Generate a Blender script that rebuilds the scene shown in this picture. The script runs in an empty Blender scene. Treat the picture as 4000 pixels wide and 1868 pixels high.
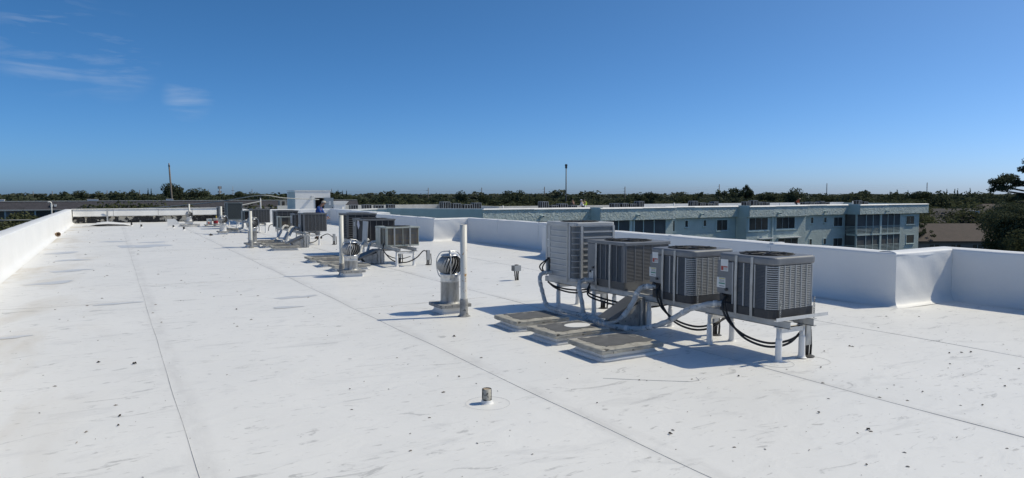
import bpy, math, random
import numpy as np
from mathutils import Vector, Matrix

S = bpy.context.scene
COL = S.collection
R = math.radians
random.seed(7)
RNG = np.random.default_rng(11)

# ------------------------------------------------------------------ camera
cam = bpy.data.cameras.new('camera')
camo = bpy.data.objects.new('camera', cam)
COL.objects.link(camo)
camo.location = (0, 0, 2.0)
camo.rotation_euler = (R(90 - 3.75), 0, R(-30.03))
cam.sensor_width = 36
cam.lens = 24.3
cam.clip_start = 0.1
cam.clip_end = 6000
S.camera = camo

# ------------------------------------------------------------------ world, sun, exposure
SUN_EL, SUN_AZ = R(48), R(-14)          # azimuth counted from +X towards +Y
world = bpy.data.worlds.new('World')
S.world = world
world.use_nodes = True
nt = world.node_tree
nt.nodes.clear()
wout = nt.nodes.new('ShaderNodeOutputWorld')
wbg = nt.nodes.new('ShaderNodeBackground')
sky = nt.nodes.new('ShaderNodeTexSky')
sky.sky_type = 'NISHITA'
sky.sun_disc = False
sky.sun_elevation = SUN_EL
sky.sun_rotation = R(90) - SUN_AZ
sky.altitude = 0
sky.air_density = 0.45
sky.dust_density = 1.0
sky.ozone_density = 10.0
wbg.inputs['Strength'].default_value = 0.095
# thin cirrus wisps, all round the sky
tc = nt.nodes.new('ShaderNodeTexCoord')
mp = nt.nodes.new('ShaderNodeMapping')
mp.inputs['Rotation'].default_value = (R(4), R(-9), 0.0)
mp.inputs['Scale'].default_value = (3.4, 3.4, 24.0)
nz = nt.nodes.new('ShaderNodeTexNoise')
nz.inputs['Scale'].default_value = 1.9
nz.inputs['Detail'].default_value = 8
nz.inputs['Roughness'].default_value = 0.58
nz.inputs['Distortion'].default_value = 0.35
rp = nt.nodes.new('ShaderNodeValToRGB')
rp.color_ramp.elements[0].position = 0.46
rp.color_ramp.elements[0].color = (0, 0, 0, 1)
rp.color_ramp.elements[1].position = 0.74
rp.color_ramp.elements[1].color = (0.32, 0.32, 0.32, 1)
mx = nt.nodes.new('ShaderNodeMixRGB')
mx.inputs[2].default_value = (4.6, 5.0, 5.5, 1)
L = nt.links.new
L(tc.outputs['Generated'], mp.inputs['Vector'])
L(mp.outputs[0], nz.inputs['Vector'])
L(nz.outputs['Fac'], rp.inputs['Fac'])
acc = None
for dv, lo in (((-0.0566, 0.9819, 0.1808), 0.9972), ((0.0053, 0.9858, 0.1679), 0.9982), ((0.0898, 0.9882, 0.1240), 0.9994), ((-0.6, -0.5, 0.62), 0.96), ((0.7, -0.6, 0.4), 0.97)):
    dt = nt.nodes.new('ShaderNodeVectorMath')
    dt.operation = 'DOT_PRODUCT'
    nv_ = Vector(dv).normalized()
    dt.inputs[1].default_value = nv_
    L(tc.outputs['Generated'], dt.inputs[0])
    mr_ = nt.nodes.new('ShaderNodeMapRange')
    mr_.interpolation_type = 'SMOOTHSTEP'
    mr_.inputs['From Min'].default_value = lo
    mr_.inputs['From Max'].default_value = 1.0
    L(dt.outputs['Value'], mr_.inputs['Value'])
    if acc is None:
        acc = mr_.outputs[0]
    else:
        ma = nt.nodes.new('ShaderNodeMath')
        ma.operation = 'MAXIMUM'
        L(acc, ma.inputs[0])
        L(mr_.outputs[0], ma.inputs[1])
        acc = ma.outputs[0]
mu = nt.nodes.new('ShaderNodeMath')
mu.operation = 'MULTIPLY'
L(rp.outputs[0], mu.inputs[0])
L(acc, mu.inputs[1])
L(mu.outputs[0], mx.inputs[0])
hs = nt.nodes.new('ShaderNodeHueSaturation')
hs.inputs['Saturation'].default_value = 1.10
hs.inputs['Hue'].default_value = 0.490
L(sky.outputs[0], hs.inputs['Color'])
L(hs.outputs[0], mx.inputs[1])
L(mx.outputs[0], wbg.inputs['Color'])
L(wbg.outputs[0], wout.inputs['Surface'])

sun = bpy.data.lights.new('sun', 'SUN')
sun.energy = 2.25
sun.angle = R(0.53)
sun.color = (1.0, 0.92, 0.725)
suno = bpy.data.objects.new('sun', sun)
COL.objects.link(suno)
sd = Vector((math.cos(SUN_AZ) * math.cos(SUN_EL), math.sin(SUN_AZ) * math.cos(SUN_EL), math.sin(SUN_EL)))
suno.rotation_euler = (-sd).to_track_quat('-Z', 'Y').to_euler()
suno.location = sd * 60

S.render.engine = 'CYCLES'
S.view_settings.view_transform = 'Standard'
S.view_settings.look = 'None'
S.view_settings.exposure = 0.55
S.view_settings.gamma = 1.0
S.view_settings.use_curve_mapping = False
S.cycles.max_bounces = 8
S.cycles.diffuse_bounces = 4

# ------------------------------------------------------------------ materials
MATS = {}


def base_mat(name):
    m = bpy.data.materials.new(name)
    m.use_nodes = True
    t = m.node_tree
    return m, t, t.nodes['Principled BSDF']


def noise(t, vec, scale, detail=5, rough=0.55, dist=0.0):
    n = t.nodes.new('ShaderNodeTexNoise')
    n.inputs['Scale'].default_value = scale
    n.inputs['Detail'].default_value = detail
    n.inputs['Roughness'].default_value = rough
    n.inputs['Distortion'].default_value = dist
    t.links.new(vec, n.inputs['Vector'])
    return n.outputs['Fac']


def ramp(t, fac, p0, p1, c0=(0, 0, 0), c1=(1, 1, 1)):
    r = t.nodes.new('ShaderNodeValToRGB')
    e = r.color_ramp.elements
    e[0].position, e[1].position = p0, p1
    e[0].color, e[1].color = (*c0, 1), (*c1, 1)
    t.links.new(fac, r.inputs['Fac'])
    return r.outputs[0]


def mix(t, fac, a, b, mode='MIX'):
    m = t.nodes.new('ShaderNodeMixRGB')
    m.blend_type = mode
    for i, v in ((0, fac), (1, a), (2, b)):
        if isinstance(v, (int, float)):
            m.inputs[i].default_value = v
        elif isinstance(v, tuple):
            m.inputs[i].default_value = (*v, 1)
        else:
            t.links.new(v, m.inputs[i])
    return m.outputs[0]


def coords(t, kind='Object', scale=(1, 1, 1)):
    c = t.nodes.new('ShaderNodeTexCoord')
    m = t.nodes.new('ShaderNodeMapping')
    m.inputs['Scale'].default_value = scale
    t.links.new(c.outputs[kind], m.inputs['Vector'])
    return m.outputs[0]


def bump(t, b, h, strength=0.3, dist=0.01):
    n = t.nodes.new('ShaderNodeBump')
    n.inputs['Strength'].default_value = strength
    n.inputs['Distance'].default_value = dist
    t.links.new(h, n.inputs['Height'])
    t.links.new(n.outputs[0], b.inputs['Normal'])


def mk(name, c, rough=0.6, metal=0.0, c2=None, scale=6, p=(0.35, 0.7), st=(1, 1, 1),
       bmp=0.0, bscale=40, bdist=0.006, c3=None, scale3=20, p3=(0.6, 0.66), spec=0.4):
    """principled material: base colour varied by one or two noises, optional bump"""
    m, t, b = base_mat(name)
    b.inputs['Roughness'].default_value = rough
    b.inputs['Metallic'].default_value = metal
    b.inputs['Specular IOR Level'].default_value = spec
    v = coords(t, 'Object', st)
    if c2 is None:
        c2 = tuple(x * 0.86 for x in c)
    col = ramp(t, noise(t, v, scale), p[0], p[1], c, c2)
    if c3:
        col = mix(t, ramp(t, noise(t, v, scale3, 6, 0.62, 0.4), *p3), col, c3)
    t.links.new(col, b.inputs['Base Color'])
    if bmp:
        bump(t, b, noise(t, v, bscale, 6), bmp, bdist)
    MATS[name] = m
    return m


def roof_mat():
    m, t, b = base_mat('roof_membrane')
    b.inputs['Roughness'].default_value = 0.5
    b.inputs['Specular IOR Level'].default_value = 0.35
    v = coords(t)
    col = ramp(t, noise(t, v, 0.35, 4), 0.3, 0.75, (0.80, 0.79, 0.765), (0.74, 0.735, 0.715))
    # scuffs and footprints
    v2 = coords(t, 'Object', (1.0, 2.6, 1))
    sc = ramp(t, noise(t, v2, 1.1, 8, 0.68, 0.8), 0.56, 0.70)
    col = mix(t, sc, col, (0.66, 0.655, 0.64))
    sc = ramp(t, noise(t, coords(t, 'Object', (0.6, 1.9, 1)), 2.9, 7, 0.7, 1.2), 0.59, 0.66)
    col = mix(t, sc, col, (0.54, 0.535, 0.52))
    sp = ramp(t, noise(t, v2, 7.0, 3, 0.5, 0.3), 0.66, 0.72)
    col = mix(t, sp, col, (0.55, 0.54, 0.52))
    fine = ramp(t, noise(t, v, 26, 3), 0.70, 0.78)
    col = mix(t, fine, col, (0.60, 0.59, 0.57))
    # dirt caught along the welded laps
    sx0 = t.nodes.new('ShaderNodeSeparateXYZ')
    t.links.new(v, sx0.inputs[0])
    for x0 in (0.47, 3.60, 6.42):
        sb = t.nodes.new('ShaderNodeMath')
        sb.operation = 'SUBTRACT'
        sb.inputs[1].default_value = x0 + 0.06
        t.links.new(sx0.outputs['X'], sb.inputs[0])
        ab = t.nodes.new('ShaderNodeMath')
        ab.operation = 'ABSOLUTE'
        t.links.new(sb.outputs[0], ab.inputs[0])
        m2 = t.nodes.new('ShaderNodeMapRange')
        m2.inputs['From Min'].default_value = 0.16
        m2.inputs['From Max'].default_value = 0.04
        t.links.new(ab.outputs[0], m2.inputs['Value'])
        dn = ramp(t, noise(t, coords(t, 'Object', (2.0, 0.5, 1)), 2.0, 6, 0.65), 0.40, 0.75)
        k2 = mix(t, 1.0, dn, m2.outputs[0], 'MULTIPLY')
        col = mix(t, k2, col, (0.63, 0.62, 0.60))
    # brown silt where water stands along the left parapet
    sx = t.nodes.new('ShaderNodeSeparateXYZ')
    t.links.new(v, sx.inputs[0])
    mr = t.nodes.new('ShaderNodeMapRange')
    mr.inputs['From Min'].default_value = 0.2
    mr.inputs['From Max'].default_value = -2.3
    t.links.new(sx.outputs['X'], mr.inputs['Value'])
    silt = ramp(t, noise(t, coords(t, 'Object', (1.2, 0.5, 1)), 0.55, 5, 0.6, 0.6), 0.50, 0.66)
    k = mix(t, 1.0, silt, mr.outputs[0], 'MULTIPLY')
    col = mix(t, k, col, (0.60, 0.55, 0.47))
    t.links.new(col, b.inputs['Base Color'])
    h = noise(t, coords(t, 'Object', (1, 1.6, 1)), 1.6, 6, 0.55, 0.5)
    bump(t, b, h, 0.38, 0.04)
    MATS['roof'] = m


def teal_mat(name, c, strength, sc):
    m, t, b = base_mat(name)
    b.inputs['Roughness'].default_value = 0.85
    b.inputs['Specular IOR Level'].default_value = 0.2
    v = coords(t)
    col = ramp(t, noise(t, v, 0.8, 6), 0.3, 0.75, c, tuple(x * 0.85 for x in c))
    t.links.new(col, b.inputs['Base Color'])
    h = noise(t, v, sc, 5, 0.6, 1.2)
    h = ramp(t, h, 0.45, 0.62)
    bump(t, b, h, strength, 0.06)
    MATS[name] = m


def leaf_mat(name, c1, c2):
    m, t, b = base_mat(name)
    v = coords(t)
    oi = t.nodes.new('ShaderNodeObjectInfo')
    f = noise(t, v, 0.9, 4)
    col = ramp(t, f, 0.35, 0.68, c1, c2)
    dark = mix(t, 1.0, col, (0.65, 0.68, 0.65), 'MULTIPLY')
    col = mix(t, oi.outputs['Random'], col, dark)
    b.inputs['Roughness'].default_value = 0.9
    b.inputs['Specular IOR Level'].default_value = 0.06
    t.links.new(col, b.inputs['Base Color'])
    tr = t.nodes.new('ShaderNodeBsdfTranslucent')
    t.links.new(col, tr.inputs['Color'])
    ms = t.nodes.new('ShaderNodeMixShader')
    ms.inputs[0].default_value = 0.3
    out = t.nodes['Material Output']
    t.links.new(b.outputs[0], ms.inputs[1])
    t.links.new(tr.outputs[0], ms.inputs[2])
    t.links.new(ms.outputs[0], out.inputs['Surface'])
    MATS[name] = m


roof_mat()
mk('wall_membrane', (0.82, 0.812, 0.79), 0.5, c2=(0.77, 0.763, 0.745), scale=0.7, bmp=0.35, bscale=2.2, bdist=0.04)
mk('coping', (0.83, 0.82, 0.80), 0.45, c2=(0.78, 0.77, 0.75), scale=1.2, bmp=0.2, bscale=1.5, bdist=0.03)
mk('seam_line', (0.40, 0.395, 0.385), 0.8, c2=(0.62, 0.61, 0.59), scale=0.9)
mk('old_white', (0.80, 0.785, 0.75), 0.6, c2=(0.68, 0.665, 0.63), scale=1.4, c3=(0.34, 0.33, 0.30), scale3=3.2, p3=(0.67, 0.74), bmp=0.3, bscale=12)
mk('tar', (0.018, 0.018, 0.019), 0.7, c2=(0.05, 0.05, 0.05), scale=5, c3=(0.55, 0.51, 0.43), scale3=1.5, p3=(0.53, 0.56), bmp=0.8, bscale=12, bdist=0.03)
mk('tar_black', (0.02, 0.02, 0.021), 0.6, c2=(0.045, 0.045, 0.046), scale=9, c3=(0.35, 0.34, 0.31), scale3=11, p3=(0.62, 0.68), bmp=0.6, bscale=30)
mk('white_paint', (0.76, 0.75, 0.73), 0.5, c2=(0.62, 0.61, 0.58), scale=6, c3=(0.36, 0.33, 0.28), scale3=14, p3=(0.63, 0.72), bmp=0.25)
mk('grey_steel', (0.52, 0.52, 0.51), 0.5, 0.25, c2=(0.38, 0.38, 0.37), scale=7, c3=(0.22, 0.20, 0.18), scale3=11, p3=(0.66, 0.74), bmp=0.15)
mk('galvanised', (0.56, 0.57, 0.58), 0.33, 0.85, c2=(0.40, 0.41, 0.42), scale=14, st=(1, 1, 0.5), bmp=0.08)
mk('galv_stained', (0.44, 0.445, 0.44), 0.5, 0.45, c2=(0.23, 0.23, 0.225), scale=7, st=(2, 2, 0.5), c3=(0.14, 0.14, 0.135), scale3=9, p3=(0.58, 0.68), bmp=0.35, bscale=25)
mk('vane', (0.40, 0.405, 0.41), 0.45, 0.5, c2=(0.30, 0.305, 0.31), scale=8)
mk('dark_cavity', (0.012, 0.012, 0.013), 0.9)
mk('pvc', (0.72, 0.70, 0.63), 0.45, c2=(0.64, 0.62, 0.55), scale=4, c3=(0.30, 0.20, 0.10), scale3=7, p3=(0.72, 0.76))
mk('pvc_rust', (0.72, 0.70, 0.63), 0.45, c2=(0.66, 0.64, 0.58), scale=4, c3=(0.42, 0.22, 0.05), scale3=8, p3=(0.60, 0.63))
mk('grey_mastic', (0.36, 0.36, 0.35), 0.8, c2=(0.20, 0.20, 0.195), scale=10, c3=(0.10, 0.10, 0.10), scale3=18, p3=(0.58, 0.66), bmp=0.6, bscale=40)
mk('ac_grey', (0.205, 0.210, 0.218), 0.5, 0.15, c2=(0.165, 0.17, 0.178), scale=3, c3=(0.255, 0.26, 0.265), scale3=4, p3=(0.58, 0.80), bmp=0.08, bscale=6)
mk('ac_grey_dark', (0.165, 0.167, 0.168), 0.45, 0.2, c2=(0.13, 0.132, 0.134), scale=4)
mk('ac_light', (0.40, 0.41, 0.415), 0.42, 0.2, c2=(0.35, 0.36, 0.365), scale=4)
mk('ac_white', (0.50, 0.505, 0.50), 0.5, 0.1, c2=(0.41, 0.41, 0.405), scale=3, c3=(0.30, 0.27, 0.23), scale3=7, p3=(0.66, 0.80))
mk('ac_green', (0.40, 0.42, 0.375), 0.45, 0.1, c2=(0.34, 0.36, 0.315), scale=4)
mk('ac_teal', (0.165, 0.20, 0.21), 0.45, 0.1, c2=(0.13, 0.16, 0.17), scale=4)
mk('base_pan', (0.05, 0.05, 0.052), 0.5, c2=(0.036, 0.036, 0.038), scale=8)
mk('coil', (0.020, 0.020, 0.022), 0.6, 0.1, c2=(0.03, 0.03, 0.032), scale=30, st=(4, 4, 1))
mk('coil_brown', (0.16, 0.13, 0.09), 0.5, 0.3, c2=(0.11, 0.115, 0.12), scale=3.0, st=(1, 1, 5))
mk('strap', (0.42, 0.42, 0.41), 0.4, 0.5, c2=(0.33, 0.33, 0.32), scale=12)
mk('rubber', (0.016, 0.016, 0.017), 0.45, c2=(0.03, 0.03, 0.03), scale=10)
mk('insulation', (0.58, 0.59, 0.585), 0.6, c2=(0.42, 0.425, 0.42), scale=7, c3=(0.17, 0.17, 0.165), scale3=12, p3=(0.58, 0.65), bmp=0.5, bscale=22)
mk('concrete', (0.46, 0.44, 0.385), 0.85, c2=(0.27, 0.255, 0.225), scale=7, c3=(0.07, 0.068, 0.062), scale3=9, p3=(0.58, 0.66), bmp=0.6, bscale=25)
mk('tar_top', (0.13, 0.132, 0.135), 0.8, c2=(0.09, 0.092, 0.095), scale=6, c3=(0.26, 0.26, 0.255), scale3=5, p3=(0.60, 0.72), bmp=0.3)
mk('sticker', (0.72, 0.72, 0.70), 0.5, c2=(0.66, 0.66, 0.64))
mk('sticker_red', (0.42, 0.07, 0.05), 0.5)
mk('sticker_green', (0.05, 0.24, 0.16), 0.5)
mk('sticker_yellow', (0.60, 0.50, 0.12), 0.5)
mk('sticker_ink', (0.25, 0.25, 0.25), 0.6)
mk('chain', (0.42, 0.44, 0.45), 0.35, 0.8, c2=(0.2, 0.2, 0.2), scale=30)
teal_mat('teal_fascia', (0.61, 0.675, 0.635), 0.9, 2.3)
teal_mat('teal_wall', (0.54, 0.615, 0.585), 0.3, 3.5)
mk('teal_smooth', (0.48, 0.57, 0.55), 0.8, c2=(0.44, 0.52, 0.50), scale=1.0)
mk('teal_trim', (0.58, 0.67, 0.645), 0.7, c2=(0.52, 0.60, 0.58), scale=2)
mk('white_trim', (0.76, 0.76, 0.75), 0.6, c2=(0.66, 0.66, 0.64), scale=2)
mk('far_roof', (0.70, 0.695, 0.675), 0.7, c2=(0.60, 0.595, 0.575), scale=0.5)
mk('beige_wall', (0.62, 0.60, 0.545), 0.8, c2=(0.50, 0.485, 0.44), scale=1.5, bmp=0.4, bscale=6, bdist=0.03)
mk('stucco_white', (0.82, 0.81, 0.785), 0.85, c2=(0.75, 0.74, 0.715), scale=1.2, bmp=0.5, bscale=10, bdist=0.03)
mk('door_grey', (0.36, 0.40, 0.42), 0.5, c2=(0.32, 0.36, 0.38), scale=2)
mk('glass', (0.045, 0.048, 0.052), 0.10, c2=(0.085, 0.085, 0.08), scale=0.8, spec=0.6)
mk('screen', (0.085, 0.092, 0.098), 0.7, c2=(0.13, 0.135, 0.135), scale=0.7, spec=0.2)
mk('alu', (0.42, 0.46, 0.47), 0.4, 0.4, c2=(0.36, 0.40, 0.41), scale=3)
mk('shingle_grey', (0.066, 0.064, 0.074), 0.9, c2=(0.048, 0.047, 0.054), scale=2.0, c3=(0.12, 0.115, 0.12), scale3=7, bmp=0.4, bscale=14, bdist=0.03)
mk('shingle_brown', (0.085, 0.066, 0.056), 0.9, c2=(0.066, 0.053, 0.046), scale=1.2, c3=(0.11, 0.09, 0.078), scale3=8, bmp=0.4, bscale=12, bdist=0.03)
mk('shingle_dark', (0.055, 0.053, 0.055), 0.9, c2=(0.042, 0.04, 0.042), scale=1.2)
mk('grey_wall', (0.20, 0.19, 0.195), 0.85, c2=(0.16, 0.155, 0.16), scale=1.0)
mk('bark', (0.12, 0.10, 0.085), 0.9, c2=(0.07, 0.06, 0.05), scale=6, st=(1, 1, 0.3), bmp=0.6, bscale=14, bdist=0.04)
mk('wood_pole', (0.20, 0.175, 0.15), 0.85, c2=(0.14, 0.12, 0.10), scale=4)
mk('dark_pole', (0.035, 0.035, 0.038), 0.5, c2=(0.05, 0.05, 0.05), scale=3)
mk('concrete_pole', (0.34, 0.33, 0.32), 0.8, c2=(0.28, 0.27, 0.26), scale=2)
mk('wire_grey', (0.42, 0.42, 0.39), 0.6)
mk('lawn', (0.045, 0.06, 0.03), 0.95, c2=(0.07, 0.07, 0.045), scale=0.05)
leaf_mat('leaf_dark', (0.072, 0.086, 0.052), (0.12, 0.135, 0.082))
leaf_mat('leaf_olive', (0.085, 0.098, 0.050), (0.145, 0.150, 0.080))
leaf_mat('leaf_grey', (0.072, 0.085, 0.058), (0.118, 0.128, 0.088))
leaf_mat('needle', (0.056, 0.070, 0.044), (0.10, 0.115, 0.07))
mk('skin', (0.36, 0.20, 0.13), 0.6, c2=(0.30, 0.165, 0.105), scale=9)
mk('cloth_blue', (0.020, 0.075, 0.30), 0.85, c2=(0.014, 0.05, 0.21), scale=7)
mk('cloth_dark', (0.022, 0.024, 0.032), 0.9, c2=(0.014, 0.015, 0.02), scale=7)
mk('cloth_white', (0.70, 0.68, 0.72), 0.9, c2=(0.58, 0.56, 0.60), scale=7)
mk('cloth_lime', (0.52, 0.72, 0.05), 0.8, c2=(0.42, 0.60, 0.04), scale=7)
mk('cloth_charcoal', (0.06, 0.06, 0.065), 0.9)
mk('cloth_orange', (0.50, 0.105, 0.04), 0.9, c2=(0.40, 0.08, 0.03), scale=7)
mk('straw', (0.62, 0.50, 0.33), 0.9)
mk('cap_beige', (0.55, 0.50, 0.42), 0.9)
mk('bucket_white', (0.68, 0.67, 0.64), 0.5)
mk('label_red', (0.34, 0.02, 0.03), 0.5)
mk('label_blue', (0.20, 0.32, 0.42), 0.5)
mk('tape_yellow', (0.75, 0.52, 0.04), 0.6)
mk('scrap', (0.075, 0.06, 0.045), 0.9, c2=(0.03, 0.027, 0.024), scale=60)
mk('speck', (0.28, 0.25, 0.22), 0.9, c2=(0.12, 0.11, 0.10), scale=3)
mk('rust_pipe', (0.44, 0.31, 0.20), 0.7, c2=(0.36, 0.26, 0.18), scale=14)
mk('stub_pipe', (0.50, 0.47, 0.40), 0.6, c2=(0.40, 0.37, 0.31), scale=9, c3=(0.02, 0.021, 0.024), scale3=9, p3=(0.44, 0.47))
mk('cedar_soil', (0.32, 0.24, 0.17), 0.95, c2=(0.46, 0.40, 0.32), scale=8)

m, t, b = base_mat('puddle_water')
b.inputs['Base Color'].default_value = (0.62, 0.62, 0.615, 1)
b.inputs['Roughness'].default_value = 0.3
b.inputs['IOR'].default_value = 1.33
b.inputs['Specular IOR Level'].default_value = 0.2
_v = coords(t)
bump(t, b, noise(t, _v, 3.0, 3), 0.05, 0.01)
MATS['water'] = m


# ------------------------------------------------------------------ mesh helpers
class MB:
    def __init__(self):
        self.v, self.f, self.s = [], [], []

    def add(self, vs, fs, smooth=False):
        o = len(self.v)
        self.v += [tuple(p) for p in vs]
        self.f += [tuple(i + o for i in f) for f in fs]
        self.s += [smooth] * len(fs)
        return self

    def box(self, x0, x1, y0, y1, z0, z1):
        vs = [(x0, y0, z0), (x1, y0, z0), (x1, y1, z0), (x0, y1, z0),
              (x0, y0, z1), (x1, y0, z1), (x1, y1, z1), (x0, y1, z1)]
        return self.add(vs, [(0, 3, 2, 1), (4, 5, 6, 7), (0, 1, 5, 4), (1, 2, 6, 5), (2, 3, 7, 6), (3, 0, 4, 7)])

    def cbox(self, c, s):
        return self.box(c[0] - s[0] / 2, c[0] + s[0] / 2, c[1] - s[1] / 2, c[1] + s[1] / 2, c[2] - s[2] / 2, c[2] + s[2] / 2)

    def prism(self, poly, z0, z1, smooth=False, top=None):
        """vertical extrusion of a CCW plan polygon; top: other polygon for the upper ring"""
        n = len(poly)
        top = top or poly
        o = len(self.v)
        self.v += [(x, y, z0) for x, y in poly] + [(x, y, z1) for x, y in top]
        self.f += [(o + i, o + (i + 1) % n, o + n + (i + 1) % n, o + n + i) for i in range(n)]
        self.s += [smooth] * n
        self.f += [tuple(o + i for i in reversed(range(n))), tuple(o + n + i for i in range(n))]
        self.s += [False, False]
        return self

    def side(self, prof, y0, y1):
        """profile in XZ (CCW seen from -Y) extruded along Y"""
        n = len(prof)
        o = len(self.v)
        self.v += [(x, y0, z) for x, z in prof] + [(x, y1, z) for x, z in prof]
        self.f += [(o + (i + 1) % n, o + i, o + n + i, o + n + (i + 1) % n) for i in range(n)]
        self.f += [tuple(o + i for i in range(n)), tuple(o + n + i for i in reversed(range(n)))]
        self.s += [False] * (n + 2)
        return self

    def tube(self, pts, r, n=8, cap=True, closed=False, r2=None):
        pts = [Vector(p) for p in pts]
        m_ = len(pts)
        o = len(self.v)
        up = Vector((0, 0, 1))
        prev = None
        for i, p in enumerate(pts):
            if closed:
                d = (pts[(i + 1) % m_] - pts[i - 1]).normalized()
            else:
                d = (pts[min(i + 1, m_ - 1)] - pts[max(i - 1, 0)]).normalized()
            if prev is None:
                a = d.cross(up if abs(d.z) < 0.9 else Vector((1, 0, 0))).normalized()
            else:
                a = (prev - d * prev.dot(d)).normalized()
            prev = a
            b_ = d.cross(a)
            rr = r if r2 is None else r + (r2 - r) * i / max(1, m_ - 1)
            if isinstance(r, (list, tuple)):
                rr = r[i]
            for k in range(n):
                an = 2 * math.pi * k / n
                self.v.append(tuple(p + a * (rr * math.cos(an)) + b_ * (rr * math.sin(an))))
        seg = m_ if closed else m_ - 1
        for i in range(seg):
            j = (i + 1) % m_
            for k in range(n):
                q = (k + 1) % n
                self.f.append((o + i * n + k, o + i * n + q, o + j * n + q, o + j * n + k))
                self.s.append(True)
        if cap and not closed:
            self.f.append(tuple(o + k for k in reversed(range(n))))
            self.f.append(tuple(o + (m_ - 1) * n + k for k in range(n)))
            self.s += [False, False]
        return self

    def lathe(self, prof, n=24, c=(0, 0), smooth=True, close=False):
        o = len(self.v)
        for r_, z in prof:
            for k in range(n):
                a = 2 * math.pi * k / n
                self.v.append((c[0] + r_ * math.cos(a), c[1] + r_ * math.sin(a), z))
        for i in range(len(prof) - 1):
            for k in range(n):
                q = (k + 1) % n
                self.f.append((o + i * n + k, o + i * n + q, o + (i + 1) * n + q, o + (i + 1) * n + k))
                self.s.append(smooth)
        if close:
            self.f.append(tuple(o + k for k in reversed(range(n))))
            l = o + (len(prof) - 1) * n
            self.f.append(tuple(l + k for k in range(n)))
            self.s += [False, False]
        return self

    def mesh(self, name):
        me = bpy.data.meshes.new(name)
        me.from_pydata(self.v, [], self.f)
        me.polygons.foreach_set('use_smooth', self.s)
        me.update()
        return me

    def obj(self, name, mat, parent=None, bevel=0.0, seg=2):
        return put(name, self.mesh(name), mat, parent, bevel=bevel, seg=seg)


def put(name, me, mat, parent=None, loc=None, rot=None, scale=None, bevel=0.0, seg=2):
    o = bpy.data.objects.new(name, me)
    COL.objects.link(o)
    if mat and not me.materials:
        me.materials.append(MATS[mat])
    if parent:
        o.parent = parent
    if loc:
        o.location = loc
    if rot:
        o.rotation_euler = rot
    if scale:
        o.scale = scale
    if bevel:
        bv = o.modifiers.new('bevel', 'BEVEL')
        bv.width = bevel
        bv.segments = seg
        bv.limit_method = 'ANGLE'
    return o


def thing(name, label, cat, loc=(0, 0, 0), rz=0.0, group=None):
    o = bpy.data.objects.new(name, None)
    o.empty_display_size = 0.2
    COL.objects.link(o)
    o.location = loc
    o.rotation_euler = (0, 0, rz)
    return tag(o, label, cat, group)


def tag(o, label, cat, group=None):
    o['label'] = label
    o['category'] = cat
    if group:
        o['group'] = group
    return o


def structure(o):
    o['kind'] = 'structure'
    return o


def stuff(o):
    o['kind'] = 'stuff'
    return o


def dup(root, loc=None, rz=None, label=None, parent=None):
    c = root.copy()
    COL.objects.link(c)
    if parent:
        c.parent = parent
    if loc:
        c.location = loc
    if rz is not None:
        c.rotation_euler = (0, 0, rz)
    if label:
        c['label'] = label
    for ch in list(root.children):
        dup(ch, parent=c)
    return c


CACHE = {}


def shared(key, fn, mat):
    if key not in CACHE:
        b_ = MB()
        fn(b_)
        me = b_.mesh(key[0])
        me.materials.append(MATS[mat])
        CACHE[key] = me
    return CACHE[key]


def rounded(w, d, r, n=5, x=0, y=0):
    pts = []
    for cx, cy, a0 in ((w / 2 - r, d / 2 - r, 0), (-w / 2 + r, d / 2 - r, 90), (-w / 2 + r, -d / 2 + r, 180), (w / 2 - r, -d / 2 + r, 270)):
        for k in range(n + 1):
            a = R(a0 + 90 * k / n)
            pts.append((x + cx + r * math.cos(a), y + cy + r * math.sin(a)))
    return pts


def spline(pts, n=6):
    """Catmull-Rom through the points"""
    P = [Vector(p) for p in pts]
    P = [P[0] * 2 - P[1]] + P + [P[-1] * 2 - P[-2]]
    out = []
    for i in range(1, len(P) - 2):
        for k in range(n):
            u = k / n
            out.append(0.5 * ((2 * P[i]) + (-P[i - 1] + P[i + 1]) * u + (2 * P[i - 1] - 5 * P[i] + 4 * P[i + 1] - P[i + 2]) * u * u
                              + (-P[i - 1] + 3 * P[i] - 3 * P[i + 1] + P[i + 2]) * u ** 3))
    out.append(P[-2])
    return out


# ------------------------------------------------------------------ ground, roof deck, parapets
b = MB()
b.add([(-2500, -2500, -8.8), (3500, -2500, -8.8), (3500, 3500, -8.8), (-2500, 3500, -8.8)], [(0, 1, 2, 3)])
structure(b.obj('ground', 'lawn'))

# own building: roof deck and the body under it
OUT = [(14.1, -9), (14.1, 7.5), (12.3, 7.5), (12.3, 18.3), (13.6, 18.3), (13.6, 27.1), (12.05, 27.1), (12.05, 36.6), (13.35, 36.6),
       (13.35, 47.9), (7.7, 47.9), (7.7, 55.4), (-2.75, 55.4), (-2.75, -9)]
IN = [(13.72, -9), (13.72, 7.1), (11.92, 7.1), (11.92, 18.7), (13.22, 18.7), (13.22, 26.7), (11.65, 26.7), (11.65, 37.0), (12.95, 37.0),
      (12.95, 47.5), (7.3, 47.5), (7.3, 55.0), (-2.35, 55.0), (-2.35, -9)]
roof = MB()
nx, ny = 56, 220


def roof_z(x, y):
    return 0.006 * math.sin(x * 1.9 + 0.4 * math.sin(y * 0.7)) * math.sin(y * 0.83 + 1.0) + 0.004 * math.sin(x * 4.1 + y * 2.3)


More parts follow.
